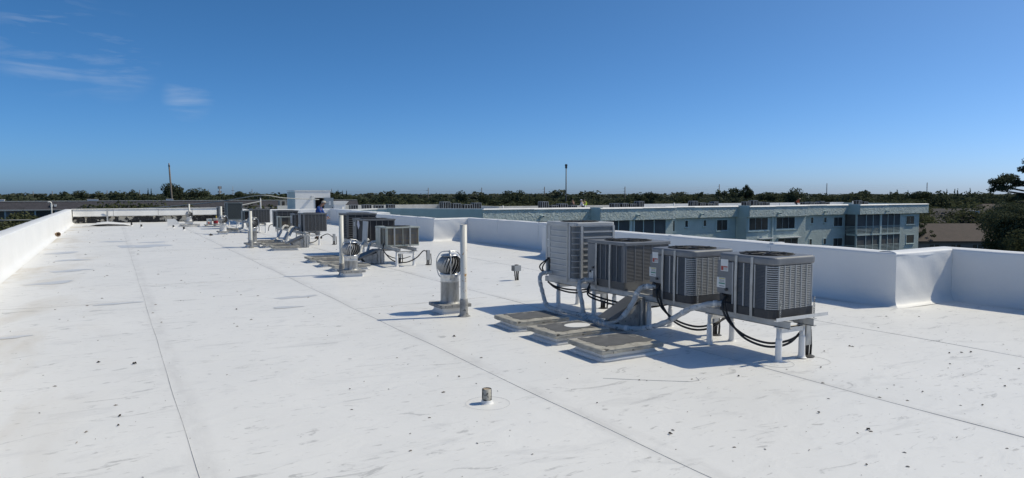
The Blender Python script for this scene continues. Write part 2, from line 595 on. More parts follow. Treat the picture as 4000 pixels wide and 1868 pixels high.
vs = [(-2.6 + 16.6 * i / nx, -9 + 64.2 * j / ny, roof_z(-2.6 + 16.6 * i / nx, -9 + 64.2 * j / ny)) for j in range(ny + 1) for i in range(nx + 1)]
fs = [(j * (nx + 1) + i, j * (nx + 1) + i + 1, (j + 1) * (nx + 1) + i + 1, (j + 1) * (nx + 1) + i) for j in range(ny) for i in range(nx)]


def inside(x, y, poly):
    c = False
    for i in range(len(poly)):
        x1, y1 = poly[i]
        x2, y2 = poly[i - 1]
        if (y1 > y) != (y2 > y) and x < (x2 - x1) * (y - y1) / (y2 - y1) + x1:
            c = not c
    return c


OUTM = OUT
fs = [f for f in fs if inside(sum(vs[k][0] for k in f) / 4, sum(vs[k][1] for k in f) / 4, OUTM)]
roof.add(vs, fs, True)
ROOF = structure(roof.obj('roof_deck', 'roof'))
b = MB()
b.prism(list(OUT), -8.8, -0.06)
structure(b.obj('building_body', 'teal_wall'))


# membrane seams: raised lap edges
def seam(pts, w=0.011, name='membrane_seam'):
    b_ = MB()
    n = len(pts)
    for i in range(n):
        p = Vector(pts[i])
        d = (Vector(pts[min(i + 1, n - 1)]) - Vector(pts[max(i - 1, 0)])).normalized()
        q = Vector((-d.y, d.x))
        z = roof_z(p.x, p.y) + 0.0035
        b_.v += [(p.x + q.x * w / 2, p.y + q.y * w / 2, z - 0.006), (p.x + q.x * w / 2, p.y + q.y * w / 2, z), (p.x - q.x * w / 2, p.y - q.y * w / 2, z), (p.x - q.x * w / 2, p.y - q.y * w / 2, z - 0.006)]
    for i in range(n - 1):
        for k in range(3):
            b_.f.append((4 * i + k, 4 * i + k + 1, 4 * i + 4 + k + 1, 4 * i + 4 + k))
            b_.s.append(False)
    return b_.obj(name, 'seam_line', ROOF)


for sx_, y0_, y1_, a_ in ((0.47, -3, 54.8, 0.004), (3.60, -3, 54.8, 0.007), (6.42, -3, 47.0, 0.006), (9.6, -3, 20, 0.005)):
    ys = np.arange(y0_, y1_, 0.3)
    seam([(sx_ + a_ * math.sin(y * 1.3 + sx_) + a_ * 0.6 * math.sin(y * 3.1), y) for y in ys], 0.0026 if sx_ < 9 else 0.0014)
for y_, x0_, x1_ in ((14.6, -2.3, 0.45), (16.9, 0.5, 3.58), (11.7, 3.62, 6.4), (22.0, 3.62, 6.4), (30.5, -2.3, 0.45), (27, 0.5, 3.58)):
    seam([(x, y_ + 0.02 * math.sin(x * 2.1)) for x in np.arange(x0_, x1_, 0.2)], 0.0016)
# lap patches: round target patch edges and the rectangular patch near the first stand
seam([(4.55, 5.9), (4.9, 5.6), (5.25, 5.32), (5.38, 5.3), (5.45, 5.42)], 0.0025)


def ring(cx, cy, r, z=0.012, w=0.003, name='membrane_seam', sq=1.0):
    b_ = MB()
    pts = [(cx + r * math.cos(2 * math.pi * k / 40), cy + r * sq * math.sin(2 * math.pi * k / 40), roof_z(cx, cy) + 0.004) for k in range(40)]
    b_.tube(pts, w / 2, 5, closed=True)
    return b_.obj(name, 'seam_line', ROOF)


ring(3.04, 5.72, 0.21, w=0.0018)
ring(7.2, 5.32, 0.24)
ring(6.72, 5.4, 0.2)


def sweep(path, prof, seg=0.4, amp=0.008, seed=0, ends=(None, None)):
    """sweep a profile (offset to the right of travel, z) along a mitred plan path"""
    rnd = random.Random(seed)
    P = [Vector(p) for p in path]
    n = len(P)
    b_ = MB()
    m_ = len(prof)
    for i in range(n - 1):
        rows = []
        d = (P[i + 1] - P[i])
        ln = d.length
        d = d / ln

        def offdir(a, b_):
            na = Vector((a.y, -a.x))
            nb = Vector((b_.y, -b_.x))
            mm_ = (na + nb)
            if mm_.length < 1e-6:
                return na
            mm_ = mm_.normalized()
            return mm_ / max(0.3, mm_.dot(na))
        pd = (P[i] - P[i - 1]).normalized() if i > 0 else (Vector(ends[0]) if ends[0] else d)
        nd = (P[i + 2] - P[i + 1]).normalized() if i < n - 2 else (Vector(ends[1]) if ends[1] else d)
        o0, o1 = offdir(pd, d), offdir(d, nd)
        k = max(2, int(ln / (seg if ln > 2.5 else 0.09)))
        am = amp if ln > 2.5 else amp * 1.6
        for j in range(k + 1):
            u = j / k
            c = P[i] + d * (ln * u)
            od = o0 * max(0, 1 - u * k) + o1 * max(0, u * k - (k - 1)) + (Vector((d.y, -d.x)) if 0 < j < k else Vector((0, 0)))
            row = []
            for q, (off, z) in enumerate(prof):
                mid = 0.1 < z < 0.9
                wob = 0.55 * am * (math.sin(c.x * 2.3 + c.y * 1.7 + z * 5 + seed) + 0.6 * math.sin(c.x * 5.1 - c.y * 4.3 + z * 9) + (0.5 * math.sin(c.x * 11.0 + z * 17 + 2 * math.sin(z * 6)) if ln < 2.5 else 0)) if mid else 0
                row.append((c.x + od.x * (off + wob), c.y + od.y * (off + wob), z + (0.5 * amp * math.sin(c.x * 2.2 + c.y * 2.9 + q * 0.2) if z > 0.85 else 0)))
            rows.append(row)
        ff = [(a * m_ + q, (a + 1) * m_ + q, (a + 1) * m_ + q + 1, a * m_ + q + 1) for a in range(len(rows) - 1) for q in range(m_ - 1)]
        b_.add([p for r_ in rows for p in r_], ff, True)
    return b_


def fine(a, b_, n):
    return [(a[0] + (b_[0] - a[0]) * k / n, a[1] + (b_[1] - a[1]) * k / n) for k in range(n + 1)]


PW = [(-0.16, 0.004), (-0.10, 0.018), (-0.05, 0.05), (-0.015, 0.11), (0, 0.20)] + fine((0, 0.30), (0.01, 0.85), 6) + [(0.012, 0.90)]
PC = [(0.014, 0.89), (0.013, 0.925), (0.018, 0.944), (0.035, 0.955), (0.20, 0.968), (0.36, 0.966), (0.40, 0.95), (0.405, 0.90), (0.405, 0.6), (0.40, -0.1)]
par = thing('parapet_wall', 'white membrane covered parapet zigzagging along the right side of the roof', 'parapet', (0, 0, 0))
sweep(IN[:12], PW, seed=1, ends=(None, (-1, 0))).obj('wall_face', 'wall_membrane', par)
sweep(IN[:12], PC, seed=2, amp=0.010, ends=(None, (-1, 0))).obj('coping', 'coping', par)
for i in range(len(IN[:12]) - 1):
    a, c_ = Vector(IN[i]), Vector(IN[i + 1])
    d = (c_ - a)
    ln = d.length
    d /= ln
    nrm = Vector((-d.y, d.x))
    for u in np.arange(1.9 + 0.4 * (i % 3), ln - 0.6, 3.05):
        p = a + d * u
        b = MB()
        for z0_, z1_ in ((0.22, 0.52), (0.52, 0.885)):
            q0, q1 = p + nrm * 0.010, p + d * 0.11 + nrm * 0.010
            r0, r1 = p - nrm * 0.02, p + d * 0.11 - nrm * 0.02
            b.prism([(q0.x, q0.y), (r0.x, r0.y), (r1.x, r1.y), (q1.x, q1.y)] if nrm.dot(Vector((1, 0))) <= 0 else [(q0.x, q0.y), (q1.x, q1.y), (r1.x, r1.y), (r0.x, r0.y)], z0_, z1_)
        b.obj('lap_strip', 'wall_membrane', par)
        b = MB()
        t0, t1 = p - nrm * 0.03, p - nrm * 0.38
        w2 = d * 0.05
        b.prism([(t0.x - w2.x, t0.y - w2.y), (t1.x - w2.x, t1.y - w2.y), (t1.x + w2.x, t1.y + w2.y), (t0.x + w2.x, t0.y + w2.y)], 0.955, 0.979)
        b.obj('coping_joint', 'coping', par)
par = thing('parapet_wall', 'long straight sunlit white parapet along the left edge of the roof', 'parapet', (0, 0, 0))
sweep(IN[12:], PW, seed=3, ends=((-1, 0), None)).obj('wall_face', 'wall_membrane', par)
sweep(IN[12:], PC, seed=4, amp=0.006, ends=((-1, 0), None)).obj('coping', 'coping', par)
# far parapet: stained cover boards, leaned back to catch more sun, over a tarred band
par = thing('parapet_wall', 'old stained white parapet with a black tarred band at the far end', 'parapet', (2.4, 55, 0))
b = MB()
b.box(-4.75, 4.9, 0.0, 0.4, 0.0, 0.93)
b.obj('wall', 'beige_wall', par)
b = MB()
vs, fs = [], []
nn, mm = 140, 8
for j in range(mm + 1):
    for i in range(nn + 1):
        vs.append((-4.72 + 9.6 * i / nn, -0.02 - 0.05 * abs(math.sin(i * 0.9) * math.cos(i * 0.37 + j)) - 0.03 * (1 - j / mm), 0.01 + 0.42 * j / mm + 0.02 * math.sin(i * 0.8) * (j == mm)))
for j in range(mm):
    for i in range(nn):
        fs.append((j * (nn + 1) + i, j * (nn + 1) + i + 1, (j + 1) * (nn + 1) + i + 1, (j + 1) * (nn + 1) + i))
b.add(vs, fs, False)
b.obj('tar_band', 'tar', par)
for k, (x0, x1) in enumerate(((-4.7, -2.35), (-2.33, 0.4), (0.42, 2.6), (2.62, 4.88))):
    b = MB()
    e = 0.006 * (k % 2)
    b.add([(xx, yy, zz) for xx in (x0, x1) for yy, zz in ((-0.24 - e, 0.46 + e), (-0.24 - e, 0.50 + e), (-0.06 - e, 0.93), (-0.01, 0.93), (-0.03, 0.46 + e))],
          [(0, 5, 6, 1), (1, 6, 7, 2), (2, 7, 8, 3), (3, 8, 9, 4), (4, 9, 5, 0), (0, 1, 2, 3, 4), (9, 8, 7, 6, 5)])
    b.obj('cover_board', 'old_white', par)
b = MB()
b.box(-4.78, 4.92, -0.14, 0.42, 0.935, 0.975)
b.obj('coping', 'old_white', par, 0.01)
b = MB()
b.box(-2.75, -2.65, -0.30, -0.245, 0.05, 0.95)
b.obj('downpipe', 'grey_steel', par)

# ------------------------------------------------------------------ condensers
def sticker(root, x, y, z, w, h, kind):
    """printed label on a face looking to -X"""
    b_ = MB()
    b_.box(x - 0.004, x, y - w / 2, y + w / 2, z - h / 2, z + h / 2)
    s_ = b_.obj('sticker', 'sticker', root)

    def blk(u0, u1, v0, v1, m_):
        c = MB()
        c.box(x - 0.006, x - 0.0035, y + w * (0.5 - u1), y + w * (0.5 - u0), z + h * (v0 - 0.5), z + h * (v1 - 0.5))
        c.obj('print', m_, s_)
    if kind == 'red':
        blk(0.06, 0.38, 0.06, 0.42, 'sticker_red')
        blk(0.42, 0.94, 0.32, 0.42, 'sticker_red')
        for k in range(3):
            blk(0.45, 0.92, 0.08 + 0.08 * k, 0.11 + 0.08 * k, 'sticker_ink')
    elif kind == 'green':
        blk(0.25, 0.95, 0.86, 0.95, 'sticker_yellow')
        blk(0.25, 0.95, 0.36, 0.48, 'sticker_green')
        for k in range(3):
            blk(0.3, 0.9, 0.56 + 0.09 * k, 0.60 + 0.09 * k, 'sticker_ink')
        blk(0.3, 0.9, 0.12, 0.2, 'sticker_ink')
    else:
        for k in range(5):
            blk(0.15, 0.85, 0.15 + 0.15 * k, 0.2 + 0.15 * k, 'sticker_ink')


def fan_guard(root, w, d, h, mat='rubber', rr=None):
    rad = rr or 0.40 * min(w, d)
    b_ = MB()
    b_.lathe([(0.001, h + 0.003), (rad, h + 0.003)], 28)
    b_.obj('fan_opening', 'dark_cavity', root)
    b_ = MB()
    for k in range(2, 9, 2):
        r_ = rad * k / 8
        zz = h + 0.006 + 0.003 * (1 - (k / 8) ** 2)
        b_.tube([(r_ * math.cos(a), r_ * math.sin(a), zz) for a in np.linspace(0, 2 * math.pi, 26)[:-1]], 0.0035, 4, closed=True)
    for k in range(12):
        a = math.pi * 2 * k / 12
        b_.tube([(rad * 1.05 * u * math.cos(a), rad * 1.05 * u * math.sin(a), h + 0.008 + 0.003 * (1 - u * u)) for u in (0.05, 0.35, 0.7, 1.0)], 0.0045, 4)
    b_.obj('fan_guard', mat, root)
    b_ = MB()
    for k in range(3):
        a = 2.1 * k + 0.4
        c, s_ = math.cos(a), math.sin(a)
        pts = [(0.06, -0.03), (rad * 0.95, -0.12), (rad * 0.95, 0.10), (0.06, 0.03)]
        b_.add([(x * c - y * s_, x * s_ + y * c, h + 0.0045 + 0.004 * y) for x, y in pts], [(0, 1, 2, 3)])
    b_.obj('fan_blade', 'ac_grey', root)


def condenser(label, loc, w, d, h, body='ac_grey', lv='ac_light', cap='ac_grey', base='base_pan', coil='coil',
              r=0.10, base_h=0.11, cap_h=0.10, panel=0.26, panel_z=0.30, nfront=26, nfr=6, nside=30, nsr=3, ncorner=20,
              straps=(), chains=False, stickers=(), group=None, flat_cap=False, cornered=True, skirt=False, rz=0.0, panel_low=True, name='air_conditioner'):
    root = thing(name, label, 'air conditioner', loc, rz, group)
    zb, zt = base_h, h - cap_h
    if skirt:
        MB().prism(rounded(w - 0.14, d - 0.14, r * 0.6), 0, base_h, top=rounded(w, d, r)).obj('base_pan', base, root)
    else:
        MB().prism(rounded(w, d, r), 0, base_h).obj('base_pan', base, root, 0.006)
    MB().prism(rounded(w - 0.05, d - 0.05, r), zb, zt).obj('coil', coil, root)
    if flat_cap:
        bb = MB().prism(rounded(w + 0.03, d + 0.03, 0.03), zt, h)
        bb.obj('top_cover', cap, root, 0.008)
    else:
        bb = MB().prism(rounded(w + 0.012, d + 0.012, r), zt, h)
        bb.obj('top_cover', cap, root, 0.028, 4)
    fan_guard(root, w, d, h)
    # front (-Y) louvres
    fw = w - 2 * r
    if nfront:
        me = shared(('slat', round(fw, 3), lv, 'f'), lambda q: q.box(-fw / 2, fw / 2, -0.010, 0.009, -0.0045, 0.0045), lv)
        for k in range(nfront):
            put('slat', me, None, root, (0, -d / 2 + 0.008, zb + (zt - zb) * (k + 0.5) / nfront), (R(24), 0, 0))
    hh = zt - zb
    me = shared(('rib', round(hh, 3), lv, 'f'), lambda q: q.box(-0.007, 0.007, -0.003, 0.010, -hh / 2, hh / 2), lv)
    for k in range(nfr + 1):
        put('rib', me, None, root, (-fw / 2 + fw * k / nfr, -d / 2 - 0.002, zb + hh / 2))
    # rounded corner louvres
    if cornered:
        def arc(q):
            n = 6
            vv, ff = [], []
            for k in range(n + 1):
                a = R(180 + 90 * k / n)
                for rr, zz in ((r - 0.012, -0.006), (r + 0.004, -0.009), (r + 0.004, 0.004), (r - 0.012, 0.006)):
                    vv.append((rr * math.cos(a), rr * math.sin(a), zz))
            for k in range(n):
                for e in range(4):
                    ff.append((4 * k + e, 4 * k + (e + 1) % 4, 4 * k + 4 + (e + 1) % 4, 4 * k + 4 + e))
            q.add(vv, ff, False)
        me = shared(('corner_slat', r, lv), arc, lv)
        for k in range(ncorner):
            put('corner_slat', me, None, root, (-w / 2 + r, -d / 2 + r, zb + hh * (k + 0.5) / ncorner))
    else:
        MB().box(-w / 2, -w / 2 + 0.05, -d / 2, -d / 2 + 0.05, zb, zt).obj('corner_post', body, root)
    # left (-X) face
    y0, y1 = -d / 2 + (r if cornered else 0.05), d / 2 - panel
    sw = y1 - y0
    if nside:
        me = shared(('slat', round(sw, 3), body, 's'), lambda q: q.box(-0.009, 0.009, -sw / 2, sw / 2, -0.003, 0.003), body)
        for k in range(nside):
            put('slat', me, None, root, (-w / 2 + 0.012, (y0 + y1) / 2, zb + hh * (k + 0.5) / nside), (0, R(-38), 0))
    me = shared(('rib', round(hh, 3), lv, 's'), lambda q: q.box(-0.005, 0.008, -0.008, 0.008, -hh / 2, hh / 2), lv)
    for k in range(nsr + 1):
        put('rib', me, None, root, (-w / 2 - 0.001, y0 + sw * k / nsr, zb + hh / 2))
    pz = panel_z * h if panel_low else zb
    MB().box(-w / 2 - 0.004, -w / 2 + 0.2, y1, d / 2 - 0.005, pz, zt - 0.002).obj('control_panel', body, root, 0.008)
    if panel_low:
        MB().box(-w / 2 + 0.03, -w / 2 + 0.2, y1, d / 2 - 0.02, zb, pz).obj('valve_recess', 'base_pan', root)
        bb = MB()
        for k, zz in enumerate((0.10, 0.17)):
            bb.tube([(-w / 2 + 0.05, d / 2 - 0.10 - 0.07 * k, zb + zz), (-w / 2 - 0.03, d / 2 - 0.10 - 0.07 * k, zb + zz)], 0.018, 8)
        bb.obj('service_valve', 'base_pan', root)
    # rear and right faces
    MB().box(w / 2 - 0.02, w / 2 - 0.002, -d / 2 + r, d / 2 - r, zb, zt).obj('side_panel', body, root)
    MB().box(-w / 2 + r, w / 2 - r, d / 2 - 0.02, d / 2 - 0.002, zb, zt).obj('rear_panel', body, root)
    for ys in straps:
        bb = MB()
        bb.add([(-w / 2 - 0.016, ys - 0.02, -0.03), (-w / 2 - 0.016, ys + 0.02, -0.03), (-w / 2 - 0.020, ys + 0.022, h * 0.5), (-w / 2 - 0.020, ys - 0.018, h * 0.5),
                (-w / 2 - 0.014, ys + 0.02, h - 0.012), (-w / 2 - 0.014, ys - 0.02, h - 0.012),
                (-w / 2 - 0.012, ys - 0.02, -0.03), (-w / 2 - 0.012, ys + 0.02, -0.03), (-w / 2 - 0.014, ys + 0.022, h * 0.5), (-w / 2 - 0.014, ys - 0.018, h * 0.5),
                (-w / 2 - 0.009, ys + 0.02, h - 0.012), (-w / 2 - 0.009, ys - 0.02, h - 0.012)],
               [(1, 0, 3, 2), (2, 3, 5, 4), (0, 6, 9, 3), (3, 9, 11, 5), (7, 1, 2, 8), (8, 2, 4, 10), (5, 11, 10, 4), (0, 1, 7, 6)])
        bb.obj('strap', 'strap', root)
    if chains:
        for xs in (-w / 2 + r + 0.01, w / 2 - r * 0.7):
            bb = MB()
            for k in range(9):
                zz = 0.21 - 0.028 * k
                if k % 2:
                    bb.tube([(xs, -d / 2 - 0.022 + 0.010 * math.cos(a), zz + 0.019 * math.sin(a)) for a in np.linspace(0, 2 * math.pi, 11)[:-1]], 0.0042, 5, closed=True)
                else:
                    bb.tube([(xs + 0.010 * math.cos(a), -d / 2 - 0.022, zz + 0.019 * math.sin(a)) for a in np.linspace(0, 2 * math.pi, 11)[:-1]], 0.0042, 5, closed=True)
            bb.obj('chain', 'chain', root)
    for (yy, zz, ww, h2, kind) in stickers:
        sticker(root, -w / 2 - 0.004, yy, zz, ww, h2, kind)
    return root


def tall_condenser(label, loc, w, d, h, body='ac_white', bars='ac_white', coil='coil', nbar=9, group=None, name='air_conditioner'):
    """tall unit with a wire-and-bar guard"""
    root = thing(name, label, 'air conditioner', loc, 0, group)
    r = 0.12
    zb, zt = 0.05, h - 0.06
    MB().prism(rounded(w, d, r), 0, zb).obj('base_pan', body, root, 0.006)
    MB().prism(rounded(w - 0.06, d - 0.06, r), zb, zt).obj('coil', coil, root)
    MB().prism(rounded(w + 0.02, d + 0.02, 0.06), zt, h).obj('top_cover', body, root, 0.01)
    fan_guard(root, w, d, h)
    hh = zt - zb
    # left face: banded sheet
    y1 = d / 2 - 0.13
    ym = -d / 2 + r + 0.06
    MB().box(-w / 2 + 0.006, -w / 2 + 0.03, ym, y1, zb, zt).obj('side_sheet', 'ac_light', root)
    MB().box(-w / 2 - 0.003, -w / 2 + 0.2, y1, d / 2 - 0.004, 0.36 * h, zt).obj('control_panel', body, root, 0.006)
    sw = y1 - ym
    me = shared(('guard_bar', round(sw, 3), bars), lambda q: q.box(-0.008, 0.006, -sw / 2, sw / 2, -0.011, 0.011), bars)
    fwid = w - r - 0.05
    me2 = shared(('guard_bar', round(fwid, 3), bars, 'f'), lambda q: q.box(-fwid / 2, fwid / 2, -0.006, 0.008, -0.012, 0.012), bars)

    def arc(q):
        q.tube([(-(r + 0.002) * math.sin(a), -(r + 0.002) * math.cos(a), 0) for a in np.linspace(0, math.pi / 2, 7)], 0.008, 5)
    me3 = shared(('guard_wire', r, bars), arc, bars)
    for k in range(nbar + 1):
        z = zb + hh * k / nbar
        put('guard_bar', me, None, root, (-w / 2, (ym + y1) / 2, z))
        put('guard_bar', me2, None, root, (r / 2 + 0.02, -d / 2, z))
        put('guard_wire', me3, None, root, (-w / 2 + r, -d / 2 + r, z))
    bb = MB()
    for k in range(34):
        x = r / 2 + 0.02 - fwid / 2 + fwid * (k + 0.5) / 34
        bb.box(x - 0.0035, x + 0.0035, -d / 2 + 0.006, -d / 2 + 0.03, zb, zt)
    stuff(bb.obj('guard_fin', 'ac_light', root))
    bb = MB()
    for k in range(9):
        a = math.pi / 2 * (k + 0.5) / 9
        x, y = -w / 2 + r - (r - 0.012) * math.sin(a), -d / 2 + r - (r - 0.012) * math.cos(a)
        bb.box(x - 0.0035, x + 0.0035, y - 0.0035, y + 0.0035, zb, zt)
    stuff(bb.obj('guard_fin', 'ac_light', root))
    hb = shared(('corner_post', round(hh, 3), body), lambda q: q.box(-0.022, 0.022, -0.022, 0.022, -hh / 2, hh / 2), body)
    for x, y in ((-w / 2 + 0.012, ym - 0.01), (-w / 2 + r + 0.01, -d / 2 + 0.012), (w / 2 - 0.02, -d / 2 + 0.012), (w / 2 - 0.02, d / 2 - 0.02), (-w / 2 + 0.012, d / 2 - 0.02)):
        put('corner_post', hb, None, root, (x, y, zb + hh / 2))
    MB().box(w / 2 - 0.02, w / 2 - 0.004, -d / 2 + 0.04, d / 2 - 0.04, zb, zt).obj('side_sheet', body, root)
    MB().box(-w / 2 + 0.04, w / 2 - 0.04, d / 2 - 0.02, d / 2 - 0.004, zb, zt).obj('rear_panel', body, root)
    sticker(root, -w / 2 - 0.003, d / 2 - 0.065, 0.62 * h, 0.07, 0.14, 'plain')
    MB().box(-w / 2 - 0.02, -w / 2 - 0.013, ym + 0.02, ym + 0.05, -0.03, h - 0.01).obj('strap', 'strap', root)
    return root


def stand(label, x1, x2, y0, y1, posts, z=0.42, group=None):
    """two steel rails along Y on pairs of pipe posts"""
    root = thing('equipment_stand', label, 'metal stand', ((x1 + x2) / 2, (y0 + y1) / 2, 0), 0, group)
    cx, cy = (x1 + x2) / 2, (y0 + y1) / 2
    hl = (y1 - y0) / 2
    for x in (x1, x2):
        b_ = MB()
        xx = x - cx
        b_.box(xx - 0.004, xx + 0.004, -hl, hl, z - 0.002, z + 0.084)
        b_.box(xx - 0.004, xx + 0.055, -hl, hl, z + 0.080, z + 0.088)
        b_.box(xx - 0.004, xx + 0.055, -hl, hl, z - 0.002, z + 0.006)
        b_.obj('rail', 'grey_steel', root)
    for y in posts:
        yy = y - cy
        b_ = MB()
        b_.box(x1 - cx + 0.01, x2 - cx + 0.01, yy - 0.025, yy - 0.019, z - 0.075, z - 0.006)
        b_.box(x1 - cx + 0.01, x2 - cx + 0.01, yy - 0.025, yy + 0.02, z - 0.018, z - 0.006)
        b_.obj('cross_bar', 'white_paint', root)
        for x in (x1, x2):
            xx = x - cx + 0.02
            b_ = MB()
            b_.tube([(xx, yy, 0.02), (xx, yy, z)], 0.031, 12)
            p_ = b_.obj('post', 'white_paint', root)
            b_ = MB()
            b_.lathe([(0.062, 0.003), (0.046, 0.014), (0.041, 0.04), (0.039, 0.10), (0.038, z * 0.62), (0.034, z * 0.66), (0.032, z * 0.66)], 14, (xx, yy))
            b_.obj('boot', 'wall_membrane', p_)
            b_ = MB()
            b_.box(xx - 0.045, xx + 0.045, yy - 0.045, yy + 0.045, z - 0.010, z - 0.003)
            b_.obj('plate', 'white_paint', p_)
    return root


# foreground row of four
stand('white post stand with grey rails carrying the four nearest air conditioners', 6.80, 7.22, 5.28, 10.55, (5.45, 6.55, 7.75, 9.1, 10.15))
ZB = 0.512
condenser('nearest grey air conditioner with louvred corner and chains, right end of foreground row', (7.10, 5.89, ZB), 0.80, 0.87, 0.735,
          straps=(0.115, -0.13), chains=True, stickers=((0.31, 0.585, 0.12, 0.15, 'red'), (0.36, 0.36, 0.14, 0.13, 'green')), nfr=6, nfront=24, ncorner=20)
condenser('grey air conditioner with louvred corner, second from the near end of the foreground row', (7.12, 7.20, ZB), 0.84, 0.82, 0.72,
          straps=(0.13, -0.11), chains=True, stickers=((0.29, 0.58, 0.12, 0.15, 'red'), (0.34, 0.37, 0.14, 0.13, 'green')), nfr=6, nfront=24, ncorner=20)
condenser('darker square grey air conditioner with tapered base next to the tall light one', (7.18, 8.68, ZB), 0.92, 0.94, 0.74, body='ac_grey', lv='ac_grey', cap='ac_grey', base='ac_grey_dark',
          r=0.04, base_h=0.13, cap_h=0.05, panel=0.22, flat_cap=True, cornered=False, skirt=True, nsr=5, nfr=5, nfront=26, straps=(0.22, -0.13), stickers=((0.36, 0.17, 0.10, 0.14, 'plain'),), panel_z=0.02)
tall_condenser('tall light grey air conditioner with barred guard at the far end of the foreground row', (7.12, 9.93, ZB), 0.82, 0.90, 1.0)
b = MB()
b.box(6.66, 7.60, 5.36, 5.40, ZB - 0.006, ZB + 0.0)
b.box(6.66, 7.60, 5.36, 5.366, ZB + 0.0, ZB + 0.035)
tag(b.obj('angle_bracket', 'white_paint'), 'white steel angle bracket under the near edge of the nearest air conditioner', 'bracket')


def pipe(name, label, pts, r, mat, n=10, cat='pipe', group=None):
    b_ = MB()
    sp = spline(pts, 7)
    if mat == 'insulation':
        rr = [r * (1 + 0.10 * math.sin(i * 1.7 + pts[0][1]) + 0.06 * math.sin(i * 3.9)) for i in range(len(sp))]
        b_.tube(sp, rr, n)
    else:
        b_.tube(sp, r, n)
    o_ = tag(b_.obj(name, mat), label, cat, group)
    if mat == 'insulation':
        for i in range(5, len(sp) - 3, 11):
            b_ = MB()
            d_ = (sp[i + 1] - sp[i]).normalized()
            b_.tube([sp[i] - d_ * 0.025, sp[i] + d_ * 0.025], r * 1.10, n)
            b_.obj('tape_band', 'white_paint', o_)
    return o_


pipe('insulated_pipe', 'white insulated pipe dropping from the tall light air conditioner to the roof', [(6.78, 10.22, .60), (6.56, 10.24, .60), (6.46, 10.2, .52), (6.45, 10.1, .30), (6.44, 9.95, .09), (6.44, 9.7, .05), (6.48, 9.2, .05), (6.44, 8.6, .07), (6.36, 8.2, .09), (6.22, 8.0, .12)], 0.035, 'insulation')
pipe('insulated_pipe', 'white insulated pipe running down beside the darker square air conditioner', [(6.75, 9.0, .60), (6.55, 9.05, .60), (6.46, 9.02, .52), (6.43, 8.9, .28), (6.41, 8.8, .06), (6.40, 8.6, .045), (6.32, 8.25, .05), (6.2, 8.0, .07)], 0.035, 'insulation')
pipe('insulated_pipe', 'white insulated pipe slanting from the second air conditioner into the pipe hood', [(6.74, 7.52, .66), (6.62, 7.62, .66), (6.55, 7.68, .60), (6.48, 7.72, .42), (6.36, 7.80, .22), (6.22, 7.92, .12), (6.12, 8.05, .11)], 0.037, 'insulation')
pipe('insulated_pipe', 'long white insulated pipe sweeping from the nearest air conditioner to the pipe hood', [(6.74, 6.22, .60), (6.62, 6.35, .585), (6.55, 6.65, .48), (6.50, 7.0, .27), (6.44, 7.3, .14), (6.36, 7.55, .085), (6.26, 7.8, .08), (6.16, 8.05, .09)], 0.037, 'insulation')
for i_, (yc, dz, nm) in enumerate(((5.0 + 0.9, 0, 'nearest'), (7.12, 0, 'second'))):
    for q in range(2):
        e = 0.035 * q
        ys = yc + 0.28
        xk = 6.66 - e
        pipe('power_cable', ('upper' if q else 'lower') + ' of the two black cables looping below the %s foreground air conditioner' % nm,
             [(6.73, ys, ZB + 0.20), (xk, ys - 0.02, ZB + 0.12 - e), (xk + 0.02, ys - 0.10, ZB - 0.10), (6.72, ys - 0.3, 0.22 + e), (6.88, ys - 0.52, 0.135 + e * 1.3), (7.08, ys - 0.66, 0.18 + e), (7.34, ys - 0.66, 0.32 - e)], 0.0145, 'rubber', 8, 'cable')
for q in range(2):
    e = 0.05 * q
    pipe('power_cable', ('upper' if q else 'lower') + ' of two black cables below the darker square air conditioner', [(6.66, 9.0, .50 + e), (6.60, 8.95, .36 + e), (6.75, 8.6, .27 + e), (6.95, 8.2, .235 + e), (7.2, 7.9, .30 + e * .3), (7.34, 7.75, .36)], 0.0145, 'rubber', 8, 'cable')
    pipe('power_cable', ('upper' if q else 'lower') + ' of two black cables below the tall light air conditioner', [(6.66, 10.25, .44), (6.75, 10.1, .33 + e * .6), (6.95, 9.85, .27 + e), (7.2, 9.6, .33 + e * .5), (7.34, 9.5, .40)], 0.0145, 'rubber', 8, 'cable')
    pipe('power_cable', ('left' if q else 'right') + ' strand of the black cable loop on the tall air conditioner control box', [(6.70, 10.28, .86), (6.60 - e * .6, 10.3 + e, .74), (6.59 - e * .4, 10.31 + e * 0.8, .66), (6.66, 10.28, .56)], 0.0125, 'rubber', 8, 'cable')


def riser(label, x, y, h=0.40, k=0):
    root = thing('conduit_riser', label, 'electrical conduit', (x, y, 0))
    b_ = MB()
    b_.box(-0.05, 0.05, -0.03, 0.03, 0.06 + 0.08, h)
    b_.obj('disconnect_box', 'galv_stained', root, 0.006)
    for q, (xx, rr) in enumerate(((-0.03, 0.022), (0.022, 0.022), (0.09, 0.014))):
        b_ = MB()
        b_.tube([(xx, 0.01, 0), (xx + 0.006, 0.008, 0.12), (xx - 0.004, 0.012, h * (0.75 if q == 2 else 0.9))], rr, 8)
        b_.obj('conduit', 'tar_black', root)
    b_ = MB()
    b_.lathe([(0.10, 0.003), (0.07, 0.015), (0.04, 0.02)], 12)
    b_.obj('pitch_patch', 'tar_black', root)
    return root


riser('tar stained conduit riser behind the near end of the foreground stand', 7.37, 5.48, 0.43)
riser('tar stained conduit riser behind the middle of the foreground stand', 7.33, 6.94, 0.33)
riser('tar stained conduit riser under the tall light air conditioner', 7.36, 9.55, 0.42)


